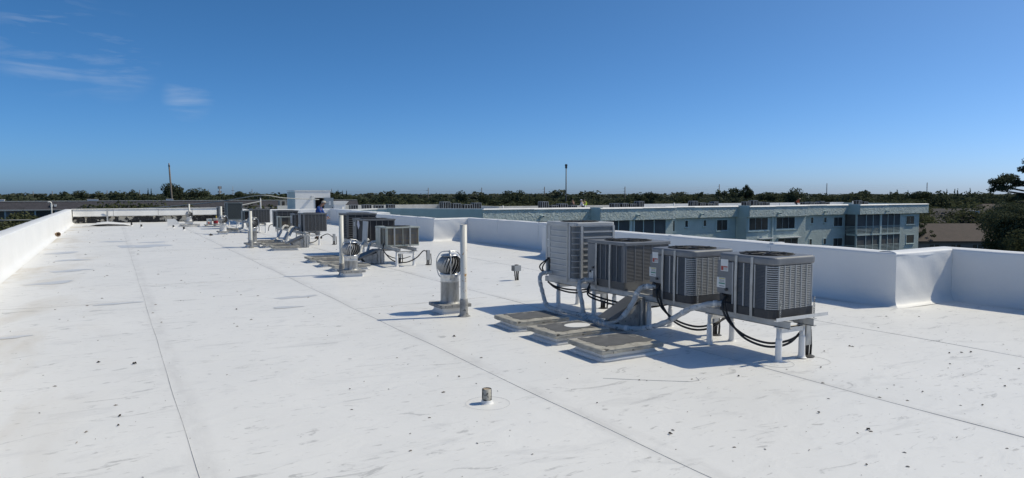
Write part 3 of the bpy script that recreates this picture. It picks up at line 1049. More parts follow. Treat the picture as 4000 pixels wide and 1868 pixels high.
def chase(label, x, y, s=1.0, h=0.52):
    root = thing('pipe_hood', label, 'pipe hood', (x, y, 0))
    b_ = MB()
    b_.side([(0.0, 0.0), (0.20, 0.0), (0.20, h), (-0.02, h), (-0.0, h - 0.07)], -0.17 * s, 0.17 * s)
    b_.obj('duct', 'galv_stained', root, 0.004)
    b_ = MB()
    b_.side([(-0.55, 0.20), (-0.55, 0.192), (-0.44, 0.188), (-0.01, h - 0.05), (-0.01, h - 0.012), (-0.05, h - 0.02)], -0.19 * s, 0.19 * s)
    b_.obj('sloping_lid', 'ac_grey_dark', root)
    for yy in (-0.165 * s, 0.165 * s):
        b_ = MB()
        b_.side([(-0.30, 0.05), (0.0, 0.02), (0.0, h - 0.09), (-0.42, 0.20)], yy - 0.004, yy + 0.004)
        b_.obj('cheek', 'grey_mastic', root)
    for k in range(2):
        b_ = MB()
        b_.box(0.03 + 0.09 * k, 0.07 + 0.09 * k, -0.19 * s - 0.006, -0.172 * s, 0.03, h - 0.03)
        b_.obj('flange', 'grey_steel', root)
    return root


chase('stained metal pipe hood with a dark sloping lid behind the foreground concrete caps', 6.68, 7.95, 0.72, 0.47)


def curb(label, x0, x1, y0, y1, zt=0.165, patch=None, group=None, seed=1):
    rnd = random.Random(seed)
    cx, cy = (x0 + x1) / 2, (y0 + y1) / 2
    hw, hd = (x1 - x0) / 2, (y1 - y0) / 2
    root = thing('concrete_cap', label, 'roof curb', (cx, cy, 0), R(rnd.uniform(-1.5, 1.5)), group)
    lo = rounded(2 * hw + 0.02, 2 * hd + 0.02, 0.05)
    up = rounded(2 * hw - 0.18, 2 * hd - 0.18, 0.03)
    b_ = MB()
    b_.prism(lo, 0.002, 0.04, True, rounded(2 * hw - 0.12, 2 * hd - 0.12, 0.04))
    b_.prism(rounded(2 * hw - 0.12, 2 * hd - 0.12, 0.04), 0.04, zt - 0.055, True, up)
    b_.obj('membrane_skirt', 'wall_membrane', root)
    # slab with chipped edges
    b_ = MB()
    n = 11
    ring_ = []
    for (ax, ay), (bx, by) in (((-hw, -hd), (hw, -hd)), ((hw, -hd), (hw, hd)), ((hw, hd), (-hw, hd)), ((-hw, hd), (-hw, -hd))):
        for k in range(n):
            u = k / n
            ring_.append((ax + (bx - ax) * u, ay + (by - ay) * u))
    def jit(p, a):
        return (p[0] * (1 - rnd.random() * a), p[1] * (1 - rnd.random() * a))
    b_.prism([jit(p, 0.035) for p in ring_], zt - 0.06, zt - 0.032, False, [jit(p, 0.02) for p in ring_])
    b_.prism([jit(p, 0.02) for p in ring_], zt - 0.036, zt - 0.008, False, [jit(p, 0.045) for p in ring_])
    b_.prism([jit(p, 0.01) for p in ring_], zt - 0.010, zt - 0.002, False, [jit((p[0] * 0.98, p[1] * 0.98), 0.02) for p in ring_])
    b_.obj('slab', 'concrete', root)
    b_ = MB()
    b_.prism([(p[0] * 0.80 + 0.05 + rnd.uniform(-.03, .03), p[1] * 0.72 + 0.05 + rnd.uniform(-.03, .03)) for p in ring_], zt - 0.004, zt + 0.002)
    b_.obj('tar_patch', 'tar_top', root)
    if patch:
        b_ = MB()
        b_.prism([(patch[0] + 0.20 * math.cos(a), patch[1] + 0.15 * math.sin(a)) for a in np.linspace(0, 2 * math.pi, 25)[:-1]], zt + 0.001, zt + 0.006)
        b_.obj('membrane_patch', 'wall_membrane', root)
    return root


curb('concrete capped roof curb farthest from the camera of the foreground three', 5.0, 5.92, 8.5, 9.22, 0.15, seed=1)
curb('concrete capped roof curb with a round white patch, middle of the foreground three', 4.98, 5.90, 7.5, 8.22, 0.15, patch=(0.18, 0.02), seed=2)
curb('concrete capped roof curb nearest to the camera of the foreground three', 4.97, 5.93, 6.45, 7.2, 0.15, seed=3)


# ------------------------------------------------------------------ turbine vents and plastic pipes
def vane_mesh():
    b_ = MB()
    n = 10
    vv = []
    for k in range(n + 1):
        u = k / n
        z = u * 0.30
        rr = 0.140 + 0.088 * math.sin(math.pi * min(1, (u * 0.92 + 0.04))) ** 0.75 - 0.055 * u ** 3
        a = 0.55 * u - 0.25
        for e, dr in ((0.0, 0.0), (0.165, -0.024)):
            vv.append(((rr + dr) * math.cos(a + e), (rr + dr) * math.sin(a + e), z))
    ff = [(2 * k, 2 * k + 1, 2 * k + 3, 2 * k + 2) for k in range(n)]
    b_.add(vv, ff, True)
    me = b_.mesh('vane')
    me.materials.append(MATS['vane'])
    return me


VANE = vane_mesh()


def turbine(label, x, y, stack=0.52, capw=0.28, capd=0.27, curb_h=0.10, mat='galv_stained', tilt=0.0):
    root = thing('turbine_vent', label, 'roof vent', (x, y, 0), tilt)
    b_ = MB()
    b_.prism(rounded(0.50, 0.50, 0.03), 0.002, 0.035, False, rounded(0.44, 0.44, 0.03))
    b_.prism(rounded(0.44, 0.44, 0.03), 0.035, curb_h, False, rounded(0.42, 0.42, 0.03))
    b_.obj('curb', 'wall_membrane', root)
    b_ = MB()
    b_.prism(rounded(2 * capw, 2 * capd, 0.02), curb_h, curb_h + 0.055)
    b_.obj('flange', 'grey_mastic', root, 0.008)
    z0 = curb_h + 0.055
    z1 = z0 + stack
    b_ = MB()
    b_.lathe([(0.185, z0), (0.165, z0 + 0.02), (0.158, z0 + 0.05), (0.156, z1 - 0.15), (0.162, z1 - 0.145), (0.156, z1 - 0.13)], 26)
    b_.obj('stack', mat, root)
    b_ = MB()
    b_.lathe([(0.157, z1 - 0.135), (0.161, z1 - 0.12), (0.158, z1 - 0.10), (0.158, z1 - 0.03), (0.166, z1 - 0.02), (0.168, z1), (0.10, z1 + 0.002)], 26)
    b_.obj('collar', 'galvanised', root)
    b_ = MB()
    b_.lathe([(0.10, z1), (0.160, z1 + 0.10), (0.158, z1 + 0.2), (0.09, z1 + 0.30), (0.0, z1 + 0.30)], 18)
    b_.obj('throat', 'dark_cavity', root)
    nv = 24
    for k in range(nv):
        put('vane', VANE, None, root, (0, 0, z1 + 0.012), (0, 0, 2 * math.pi * k / nv))
    b_ = MB()
    b_.lathe([(0.150, z1 + 0.300), (0.152, z1 + 0.312), (0.11, z1 + 0.328), (0.05, z1 + 0.336), (0.0, z1 + 0.338)], 26)
    b_.obj('crown_plate', 'galvanised', root)
    for a in (R(250), R(10), R(130)):
        c, s_ = math.cos(a), math.sin(a)
        pts = [(0.158, z1 - 0.09), (0.215, z1 - 0.02), (0.245, z1 + 0.10), (0.24, z1 + 0.24), (0.17, z1 + 0.345), (0.08, z1 + 0.37), (0.0, z1 + 0.372)]
        sp = spline([(p * c, p * s_, q) for p, q in pts], 4)
        b_ = MB()
        b_.tube(sp, 0.0085, 6)
        b_.obj('bracket', 'galvanised', root)
    b_ = MB()
    b_.tube([(0, 0, z1 + 0.32), (0, 0, z1 + 0.395)], 0.014, 8)
    b_.obj('pivot', 'grey_steel', root)
    return root


def vent_pipe(label, x, y, h, mat='pvc', r=0.056):
    root = thing('vent_pipe', label, 'vent pipe', (x, y, 0))
    b_ = MB()
    b_.lathe([(r, 0.0), (r, h), (r - 0.007, h), (r - 0.007, h - 0.25), (0.001, h - 0.25)], 20)
    b_.obj('pipe', mat, root)
    b_ = MB()
    b_.lathe([(r + 0.05, 0.003), (r + 0.022, 0.02), (r + 0.012, 0.06), (r + 0.010, 0.26), (r + 0.004, 0.29), (r, 0.29)], 20)
    b_.obj('boot', 'grey_mastic', root)
    return root


turbine('nearest spinning turbine vent on a tall stained stack', 4.92, 10.62, 0.50)
vent_pipe('tall off-white vent pipe with a rust stain beside the nearest turbine vent', 4.93, 10.10, 1.50, 'pvc_rust')
turbine('turbine vent on a short grey stack in front of the cream air conditioner', 4.99, 16.45, 0.36)
vent_pipe('off-white vent pipe standing behind the second turbine vent', 4.86, 16.80, 1.47)
turbine('turbine vent partly hidden behind an off-white pipe, third from the camera', 4.55, 27.45, 0.58)
vent_pipe('off-white vent pipe standing in front of the third turbine vent', 4.42, 27.0, 1.36)
turbine('fourth turbine vent, on a white stack in front of the tall louvred unit', 4.72, 36.75, 0.40, mat='white_paint')
vent_pipe('off-white vent pipe behind the fourth turbine vent', 4.75, 37.6, 1.36)
turbine('small dark turbine vent farthest away near the tarred parapet', 4.45, 51.0, 0.32, mat='white_paint')
vent_pipe('off-white vent pipe standing beside the farthest turbine vent', 4.55, 51.9, 1.30)

# ------------------------------------------------------------------ second group of units
stand('white post stand under the cream air conditioner group', 6.72, 7.22, 17.75, 23.3, (18.0, 19.1, 20.9, 22.9))
condenser('cream green air conditioner with brown coils and two straps beside the second turbine vent', (7.13, 18.98, ZB), 1.0, 0.9, 0.55, body='ac_green', lv='ac_green', cap='ac_green', base='ac_green', coil='coil_brown',
          r=0.03, base_h=0.04, cap_h=0.04, panel=0.45, flat_cap=True, cornered=False, nfront=0, nfr=4, nside=0, nsr=2, straps=(0.0,), panel_low=False, stickers=((0.3, 0.46, 0.10, 0.06, 'plain'),))
o = thing('tie_strap', 'pair of steel straps over the front of the cream air conditioner', 'strap', (7.13, 18.5, ZB))
for xx in (-0.27, 0.2):
    MB().box(xx - 0.018, xx + 0.018, -0.012, -0.007, -0.03, 0.55).obj('strap', 'strap', o)
condenser('dark open sided air conditioner with a hanging white rag behind the cream one', (7.2, 21.25, ZB), 1.05, 1.05, 0.70, body='ac_grey_dark', lv='ac_grey_dark', cap='ac_grey_dark', coil='coil',
          r=0.04, base_h=0.05, cap_h=0.05, panel=0.4, flat_cap=True, cornered=False, nfront=0, nfr=5, nside=0, nsr=1, panel_low=False, stickers=((0.33, 0.52, 0.08, 0.12, 'plain'),))
b = MB()
b.add([(6.60, 20.9, 1.15), (6.60, 21.02, 1.17), (6.585, 21.06, 1.05), (6.60, 21.0, 0.95), (6.59, 20.92, 0.90), (6.61, 20.86, 1.02), (6.615, 20.97, 1.05)],
      [(0, 1, 6), (1, 2, 6), (2, 3, 6), (3, 4, 6), (4, 5, 6), (5, 0, 6)])
o = b.obj('rag', 'cloth_white')
o.modifiers.new('thick', 'SOLIDIFY').thickness = 0.008
tag(o, 'white rag hanging on the open side of a dark air conditioner', 'rag')
condenser('dark air conditioner with slotted grilles at the far end of the cream group', (7.15, 22.75, ZB), 1.0, 0.95, 0.84, body='ac_grey_dark', lv='ac_grey', cap='ac_grey_dark', coil='coil',
          r=0.04, base_h=0.05, cap_h=0.05, panel=0.25, flat_cap=True, cornered=False, nfront=12, nfr=4, nside=14, nsr=2, panel_low=False)
# removed door panel leaning by the open unit and loose sheets
b = MB()
b.box(-0.012, 0.012, -0.22, 0.22, 0, 0.66)
o = b.obj('loose_panel', 'ac_light')
o.location = (6.58, 20.3, ZB)
o.rotation_euler = (0, R(4), 0)
tag(o, 'pale detached access panel propped against the dark open air conditioner', 'metal panel')
for k, (y0, y1) in enumerate(((20.05, 20.75), (18.75, 19.35), (17.55, 18.15))):
    curb('low concrete roof curb behind the second turbine vent, %s of its three' % ('farthest', 'middle', 'nearest')[k], 4.88, 5.85, y0, y1, 0.15, seed=20 + k)
chase('stained pipe hood among pipes left of the cream air conditioner', 6.45, 19.0, 1.2, 0.42)
pipe('insulated_pipe', 'pale insulated pipe bending from the cream air conditioner group to the roof', [(6.7, 19.4, .62), (6.5, 19.5, .55), (6.35, 19.4, .3), (6.1, 19.2, .16), (5.9, 19.1, .14)], 0.04, 'insulation')
pipe('insulated_pipe', 'pale insulated pipe lying towards the curbs behind the second turbine vent', [(6.7, 20.3, .62), (6.5, 20.2, .5), (6.3, 19.9, .25), (6.0, 19.6, .16)], 0.04, 'insulation')
pipe('power_cable', 'black cable hanging under the cream air conditioner', [(6.62, 18.7, .6), (6.55, 18.5, .4), (6.7, 18.2, .15), (7.0, 18.0, .10), (7.3, 17.95, .22), (7.5, 17.95, .40), (7.62, 17.95, .38)], 0.016, 'rubber', 8, 'cable')
pipe('power_cable', 'thin second cable hanging under the cream air conditioner', [(6.62, 18.8, .55), (6.6, 18.6, .35), (6.75, 18.4, .22), (7.0, 18.3, .18), (7.3, 18.4, .22)], 0.012, 'rubber', 8, 'cable')
riser('tar stained conduit riser right of the cream air conditioner', 7.65, 17.95, 0.42)
riser('tar stained conduit riser beneath the cream air conditioner', 7.2, 19.0, 0.33)

# ------------------------------------------------------------------ third group (man stands behind it)
stand('white post stand under the group the man in blue works behind', 6.42, 6.95, 26.9, 32.7, (27.1, 28.6, 30.2, 32.3))
condenser('dark air conditioner with ribbed front below the man in blue', (6.92, 27.9, ZB), 0.92, 0.9, 0.72, body='ac_grey', lv='ac_grey', cap='ac_grey_dark', base='ac_grey', r=0.04, base_h=0.03, cap_h=0.05,
          panel=0.5, flat_cap=True, cornered=False, nfront=18, nfr=6, nside=0, nsr=1, panel_low=False, stickers=((0.30, 0.2, 0.16, 0.12, 'plain'),))
condenser('dark air conditioner with an upright label left of the man', (6.9, 29.3, ZB), 0.9, 0.9, 0.66, body='ac_grey_dark', lv='ac_grey_dark', cap='ac_grey_dark', base='ac_grey_dark', r=0.04, base_h=0.05, cap_h=0.05,
          panel=0.5, flat_cap=True, cornered=False, nfront=14, nfr=5, nside=0, nsr=2, panel_low=False, stickers=((0.25, 0.42, 0.16, 0.3, 'plain'),))
condenser('small green grey air conditioner with a dark access opening in the third group', (6.5, 30.6, ZB), 0.7, 0.8, 0.52, body='ac_green', lv='ac_green', cap='ac_green', base='ac_green', coil='coil_brown', r=0.03, base_h=0.04, cap_h=0.04,
          panel=0.3, flat_cap=True, cornered=False, nfront=0, nfr=2, nside=0, nsr=1, panel_low=False)
condenser('dark air conditioner at the far end of the third group', (6.75, 32.1, ZB), 0.95, 0.9, 0.74, body='ac_grey_dark', lv='ac_grey', cap='ac_grey_dark', base='ac_grey_dark', r=0.04, base_h=0.05, cap_h=0.05,
          panel=0.3, flat_cap=True, cornered=False, nfront=12, nfr=4, nside=10, nsr=2, panel_low=False)
for k, (y0, y1) in enumerate(((28.2, 28.9), (26.6, 27.3), (25.0, 25.7))):
    curb('low roof curb in front of the third group, %s of its three' % ('farthest', 'middle', 'nearest and white wrapped')[k], 4.8, 5.75, y0, y1, 0.15, seed=30 + k)
chase('grey pipe hood below the third air conditioner group', 6.1, 26.2, 1.2, 0.45)
for k, (ys, e) in enumerate(((28.3, 0.0), (28.9, 0.1), (30.2, 0.2))):
    pipe('insulated_pipe', ('bright', 'second', 'rearmost')[k] + ' insulated pipe curving down from the third group to its hood', [(6.45, ys, .62), (6.25, ys - .1, .62), (6.0, ys - .5, .40 - e * .4), (5.75, ys - 1.2, .18), (5.6, ys - 1.7, .14)], 0.05, 'insulation')
pipe('power_cable', 'black cable drooping under the ribbed air conditioner of the third group', [(6.45, 27.6, .6), (6.4, 27.4, .3), (6.5, 27.2, .14), (6.75, 27.1, .12), (7.0, 27.1, .3), (7.3, 27.1, .42), (7.55, 27.1, .25)], 0.016, 'rubber', 8, 'cable')
riser('conduit riser right of the third group', 7.55, 27.1, 0.42)
riser('lone conduit riser standing between the second and third groups', 7.6, 25.6, 0.36)

# ------------------------------------------------------------------ fourth group
stand('white post stand under the farthest air conditioner group', 6.2, 6.75, 36.7, 46.0, (36.9, 38.6, 42.5, 45.6))
condenser('ribbed dark air conditioner at the near end of the farthest group', (6.62, 37.7, ZB), 0.9, 0.95, 0.70, body='ac_grey', lv='ac_grey', cap='ac_grey_dark', base='ac_grey_dark', r=0.04, base_h=0.03, cap_h=0.05,
          panel=0.5, flat_cap=True, cornered=False, nfront=14, nfr=6, nside=0, nsr=1, panel_low=False, stickers=((0.2, 0.22, 0.2, 0.14, 'plain'),))
condenser('green grey air conditioner between the ribbed and the tall louvred ones', (6.5, 39.4, ZB), 0.9, 0.9, 0.58, body='ac_teal', lv='ac_teal', cap='ac_teal', base='ac_teal', r=0.03, base_h=0.04, cap_h=0.04,
          panel=0.5, flat_cap=True, cornered=False, nfront=0, nfr=2, nside=0, nsr=1, panel_low=False)
condenser('tall blue grey air conditioner with wide horizontal louvres in the farthest group', (6.05, 42.5, ZB), 0.84, 0.9, 0.98, body='ac_teal', lv='ac_teal', cap='ac_teal', base='ac_teal', r=0.04, base_h=0.05, cap_h=0.04,
          panel=0.25, flat_cap=True, cornered=False, nfront=18, nfr=1, nside=16, nsr=1, panel_low=False)
condenser('dark open framed air conditioner farthest away in the row', (6.0, 45.2, ZB), 0.95, 0.9, 0.70, body='ac_grey_dark', lv='ac_light', cap='ac_grey_dark', base='ac_grey_dark', r=0.04, base_h=0.05, cap_h=0.05,
          panel=0.2, flat_cap=True, cornered=False, nfront=3, nfr=1, nside=4, nsr=1, panel_low=False)
curb('low roof curb in front of the farthest air conditioner group', 4.85, 5.8, 38.6, 39.4, 0.16, seed=41)
pipe('power_cable', 'arched black cable right of the farthest air conditioner group', [(6.9, 36.9, .1), (6.95, 36.9, .35), (7.1, 36.9, .42), (7.25, 36.9, .35), (7.28, 36.9, .05)], 0.018, 'rubber', 8, 'cable')
pipe('insulated_pipe', 'grey pipe bundle dropping left of the farthest air conditioner group', [(6.1, 38.4, .6), (5.9, 38.3, .5), (5.85, 38.2, .25), (5.7, 38.3, .15)], 0.06, 'insulation')
# ------------------------------------------------------------------ loose things on the roof
root = thing('junction_box', 'grey electrical junction box on three short black conduits', 'junction box', (8.04, 13.7, 0))
MB().box(-0.085, 0.09, -0.06, 0.06, 0.22, 0.35).obj('box', 'ac_light', root, 0.006)
MB().box(-0.105, -0.086, -0.055, 0.055, 0.225, 0.345).obj('cover', 'ac_grey_dark', root)
MB().lathe([(0.05, 0.35), (0.045, 0.365), (0.0, 0.372)], 12).obj('cap', 'base_pan', root)
for k, xx in enumerate((-0.05, 0.005, 0.05)):
    b = MB()
    b.tube([(xx, 0, 0.22), (xx * 0.8, 0, 0.12), (xx * 0.5 + 0.01 * k, 0, 0)], 0.015, 8)
    b.obj('conduit', 'tar_black', root)

root = thing('stub_vent', 'short tar smeared pipe stub with a tan top near the bottom of the photo', 'vent pipe', (3.04, 5.74, 0))
b = MB()
b.lathe([(0.048, 0.0), (0.046, 0.142), (0.040, 0.145), (0.039, 0.12), (0.001, 0.118)], 20)
b.obj('pipe', 'stub_pipe', root)
b = MB()
b.lathe([(0.068, 0.004), (0.058, 0.010), (0.052, 0.022), (0.050, 0.034), (0.048, 0.036)], 28)
b.obj('boot', 'wall_membrane', root)
b = MB()
b.lathe([(0.041, 0.138), (0.001, 0.136)], 20)
b.obj('plug', 'cedar_soil', root)

b = MB()
b.lathe([(0.10, -0.14), (0.10, 0.12), (0.088, 0.12), (0.088, -0.10), (0.0, -0.10)], 18)
o = b.obj('scupper_pipe', 'rust_pipe')
o.location = (-2.22, 38.3, 0.02 + 0.1)
o.rotation_euler = (R(86), 0, R(14))
tag(o, 'short tan pipe lying open end forward at the foot of the left parapet', 'pipe')

o = thing('membrane_offcut', 'rolled back white membrane sheet with a dark gap by the tarred parapet', 'membrane sheet', (-0.35, 50.2, 0))
b = MB()
prof = [(-1.2, 0.02), (-0.9, 0.05), (-0.5, 0.20), (0.1, 0.26), (0.9, 0.16), (1.3, 0.05)]
vs = []
for y, sc in ((-0.7, 0.55), (-0.3, 0.8), (0.1, 1.0), (0.5, 0.6), (0.8, 0.08)):
    for x, z in prof:
        vs.append((x * (1 - 0.1 * y), y, max(0.012, z * sc)))
n = len(prof)
fs = [(j * n + i, j * n + i + 1, (j + 1) * n + i + 1, (j + 1) * n + i) for j in range(4) for i in range(n - 1)]
b.add(vs, fs, True)
e = b.obj('sheet', 'wall_membrane', o)
e.modifiers.new('thick', 'SOLIDIFY').thickness = 0.01
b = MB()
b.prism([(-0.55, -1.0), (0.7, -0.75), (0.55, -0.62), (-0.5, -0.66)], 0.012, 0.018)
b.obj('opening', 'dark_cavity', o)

o = thing('flashing_piece', 'L shaped white flashing offcut standing near the farthest vent', 'metal flashing', (2.9, 46.7, 0))
b = MB()
prof = [(-0.02, 0.0), (0.32, 0.0), (0.33, 0.12), (0.46, 0.10), (0.62, 0.22), (0.40, 0.46), (-0.04, 0.46)]
b.side(prof, -0.012, 0.012)
b.obj('sheet', 'wall_membrane', o)

for k, (x, y, hh, lab) in enumerate(((1.45, 46.0, 0.20, 'small dark pipe stub left of the L shaped flashing'), (3.05, 44.6, 0.17, 'small dark pipe stub just in front of the L shaped flashing'), (3.35, 41.5, 0.2, 'small dark pipe stub nearest of the three by the flashing'), (1.0, 48.5, 0.26, 'small white edged pipe stub near the tarred parapet'))):
    root = thing('stub_vent', lab, 'vent pipe', (x, y, 0))
    MB().lathe([(0.05, 0), (0.05, hh), (0.04, hh), (0.04, hh - .08), (0.001, hh - .08)], 12).obj('pipe', 'tar_black', root)
    MB().lathe([(0.14, 0.004), (0.08, 0.02), (0.055, 0.07)], 14).obj('boot', 'wall_membrane', root)

root = thing('bucket', 'white bucket with a dark red label on the pallet by the farthest units', 'bucket', (7.05, 46.9, 0.10))
root.location = (5.55, 46.4, 0.10)
MB().lathe([(0.13, 0), (0.15, 0.36), (0.16, 0.36), (0.16, 0.38), (0.14, 0.385), (0.0, 0.385)], 20).obj('pail', 'bucket_white', root)
b = MB()
for k in range(10):
    a0, a1 = R(190 + 14 * k), R(190 + 14 * (k + 1))
    b.add([(0.147 * math.cos(a), 0.147 * math.sin(a), z) for a, z in ((a0, 0.06), (a1, 0.06), (a1, 0.24), (a0, 0.24))], [(0, 1, 2, 3)])
b.obj('label', 'label_red', root)
root = thing('carton', 'small white carton with red and blue print beside the red labelled bucket', 'box', (5.18, 46.45, 0.10), R(12))
MB().box(-0.13, 0.13, -0.1, 0.1, 0, 0.36).obj('box', 'bucket_white', root, 0.004)
MB().box(-0.09, 0.09, -0.104, -0.1005, 0.22, 0.32).obj('print', 'label_blue', root)
MB().box(-0.11, -0.01, -0.104, -0.1005, 0.05, 0.15).obj('print', 'sticker_red', root)
root = thing('pallet', 'low weathered board platform under the bucket and carton', 'pallet', (5.5, 46.45, 0))
for k in range(5):
    MB().box(-0.6, 0.6, -0.28 + 0.12 * k, -0.18 + 0.12 * k, 0.06, 0.095).obj('plank', 'concrete', root)
for k in range(3):
    MB().box(-0.55 + 0.5 * k, -0.45 + 0.5 * k, -0.28, 0.3, 0.0, 0.06).obj('bearer', 'concrete', root)
b = MB()
b.tube(spline([(4.1 + 0.55 * math.cos(a) * (1 + 0.05 * math.sin(3 * a)), 46.6 + 1.6 * math.sin(a) * (1 - 0.02 * a), 0.02 + 0.006 * a) for a in np.linspace(0, 19, 40)], 3), 0.018, 6)
tag(b.obj('hose_coil', 'grey_steel'), 'loosely coiled grey hose lying in front of the farthest turbine vent', 'hose')
b = MB()
b.lathe([(0.02, 0), (0.05, 0.05), (0.03, 0.12), (0.0, 0.14)], 6)
o = b.obj('warning_tape', 'tape_yellow')
o.location = (5.6, 46.45, 0.49)
tag(o, 'bunch of yellow tape on top of the white bucket', 'tape')

# puddles
def puddle(x, y, rx, ry, rot, seed, parent=None):
    rnd = random.Random(seed)
    ph = [rnd.uniform(0, 6.28) for _ in range(4)]
    pts = []
    for k in range(40):
        a = 2 * math.pi * k / 40
        q = 1 + 0.22 * math.sin(2 * a + ph[0]) + 0.16 * math.sin(3 * a + ph[1]) + 0.10 * math.sin(5 * a + ph[2])
        px, py = rx * q * math.cos(a), ry * q * math.sin(a)
        pts.append((x + px * math.cos(rot) - py * math.sin(rot), y + px * math.sin(rot) + py * math.cos(rot)))
    b_ = MB()
    b_.v = [(p[0], p[1], roof_z(p[0], p[1]) + 0.004) for p in pts] + [(x, y, roof_z(x, y) + 0.006)]
    b_.f = [(k, (k + 1) % 40, 40) for k in range(40)]
    b_.s = [True] * 40
    return structure(b_.obj('puddle', 'water'))


for k, (x, y, rx, ry) in enumerate(((-1.24, 18.5, 0.50, 0.22), (-1.5, 27.7, 0.40, 0.5), (-1.0, 21.2, 0.45, 0.25), (-1.1, 24.6, 0.35, 0.3), (0.98, 29.8, 0.75, 0.9), (0.0, 33.3, 0.5, 0.35), (1.4, 32.0, 0.6, 0.3), (0.03, 14.4, 0.34, 0.12), (-1.31, 11.7, 0.22, 0.12), (3.0, 13.6, 0.36, 0.14), (2.6, 12.4, 0.25, 0.1))):
    puddle(x, y, rx, ry, 0.1, k)

# debris: the pieces one can tell apart, then the specks
DEB = [(3.23, 6.74), (4.09, 8.69), (5.94, 7.35), (3.96, 5.22), (4.88, 5.57), (4.83, 5.63), (5.51, 3.95), (4.75, 3.0), (8.3, 5.53), (9.01, 4.65), (9.18, 4.6), (9.31, 4.55), (8.87, 3.82), (7.09, 3.34), (7.04, 3.88), (5.88, 5.21), (4.08, 35.92), (-0.2, 9.44), (0.17, 9.15), (1.8, 12.64), (-0.01, 6.76), (0.0, 7.06), (2.05, 6.87), (7.0, 5.01), (5.49, 3.46), (3.97, 4.23), (7.97, 3.56)]


def scrap_mesh(seed):
    rnd = random.Random(seed)
    b_ = MB()
    for q in range(rnd.randint(3, 5)):
        a = rnd.uniform(0, 6.28)
        ln = rnd.uniform(0.012, 0.030)
        w = rnd.uniform(0.006, 0.012)
        cx, cy = rnd.uniform(-.010, .010), rnd.uniform(-.010, .010)
        z0, z1 = rnd.uniform(0.001, .006), rnd.uniform(.006, .020)
        c, s_ = math.cos(a), math.sin(a)
        pp = [(-ln, -w * .4, z0), (0, -w, z1), (ln, 0, z0 + .003), (0, w, z1 * .8), (0, 0, z1 + .006), (0, 0, 0)]
        b_.add([(cx + x * c - y * s_, cy + x * s_ + y * c, z) for x, y, z in pp], [(0, 1, 4), (1, 2, 4), (2, 3, 4), (3, 0, 4), (1, 0, 5), (2, 1, 5), (3, 2, 5), (0, 3, 5)])
    me = b_.mesh('leaf_scrap')
    me.materials.append(MATS['scrap'])
    return me


SCR = [scrap_mesh(k) for k in range(6)]
for k, (x, y) in enumerate(DEB):
    s_ = 0.45 + 0.4 * random.random() + (y > 8) * 0.35
    if y > 30:
        s_ = 6
    o = put('leaf_scrap', SCR[k % 6], None, None, (x, y, roof_z(x, y) + 0.004), (0, 0, random.uniform(0, 6)), (s_, s_, s_))
    if y > 30:
        where = 'far along the roof before the farthest vents'
    elif x < 0.47:
        where = 'left of the left seam'
    elif x < 3.6:
        where = 'between two seams, ' + ('beyond' if y > 10 else 'left of' if x < 2.5 else 'behind') + ' the pipe stub'
    elif x < 6.42:
        where = 'beside the concrete caps' if y > 7 else 'in front of the shadow of the nearest unit' if y > 5 else 'low in the foreground between the two right seams'
    else:
        where = 'in the cluster right of the foreground stand' if y > 4.5 else 'low at the right beyond the right seam'
    tag(o, 'small dark scrap of dry leaf ' + where, 'debris', 'dry scraps scattered on the roof')
rnd = np.random.default_rng(5)
b = MB()
for k in range(900):
    y = 2.2 + 42 * rnd.random() ** 2.0
    x = -2.2 + 13.6 * rnd.random()
    if not inside(x, y, IN):
        continue
    ln = (0.004 + 0.012 * rnd.random() ** 3) * (1 + 0.06 * y)
    w = ln * (0.2 + 0.5 * rnd.random())
    a = rnd.random() * 6.28
    c, s_ = math.cos(a), math.sin(a)
    z = roof_z(x, y) + 0.003
    b.add([(x + u * c - v * s_, y + u * s_ + v * c, z + q) for u, v, q in ((-ln, -w, 0), (ln, -w * .6, 0), (ln * .8, w, 0), (-ln * .7, w, 0), (0, 0, 0.4 * ln))], [(0, 1, 4), (1, 2, 4), (2, 3, 4), (3, 0, 4)])
stuff(tag(b.obj('roof_specks', 'speck'), 'fine specks of dirt and leaf litter strewn over the white roof', 'litter'))

# ------------------------------------------------------------------ people
def skin(name, J, E, rad, mat, parent, sub=1):
    me = bpy.data.meshes.new(name)
    keys = list(J)
    me.from_pydata([J[k] for k in keys], [(keys.index(a), keys.index(b_)) for a, b_ in E], [])
    o_ = bpy.data.objects.new(name, me)
    COL.objects.link(o_)
    sm = o_.modifiers.new('skin', 'SKIN')
    sv = me.skin_vertices[0].data
    for i, k in enumerate(keys):
        rr = rad[k]
        sv[i].radius = rr if isinstance(rr, tuple) else (rr, rr)
        sv[i].use_root = (i == 0)
    sm.use_smooth_shade = True
    ss = o_.modifiers.new('sub', 'SUBSURF')
    ss.levels = sub
    ss.render_levels = sub
    bpy.context.view_layer.update()
    dg = bpy.context.evaluated_depsgraph_get()
    me2 = bpy.data.meshes.new_from_object(o_.evaluated_get(dg))
    me2.name = name
    bpy.data.objects.remove(o_)
    bpy.data.meshes.remove(me)
    me2.materials.clear()
    return put(name, me2, mat, parent)


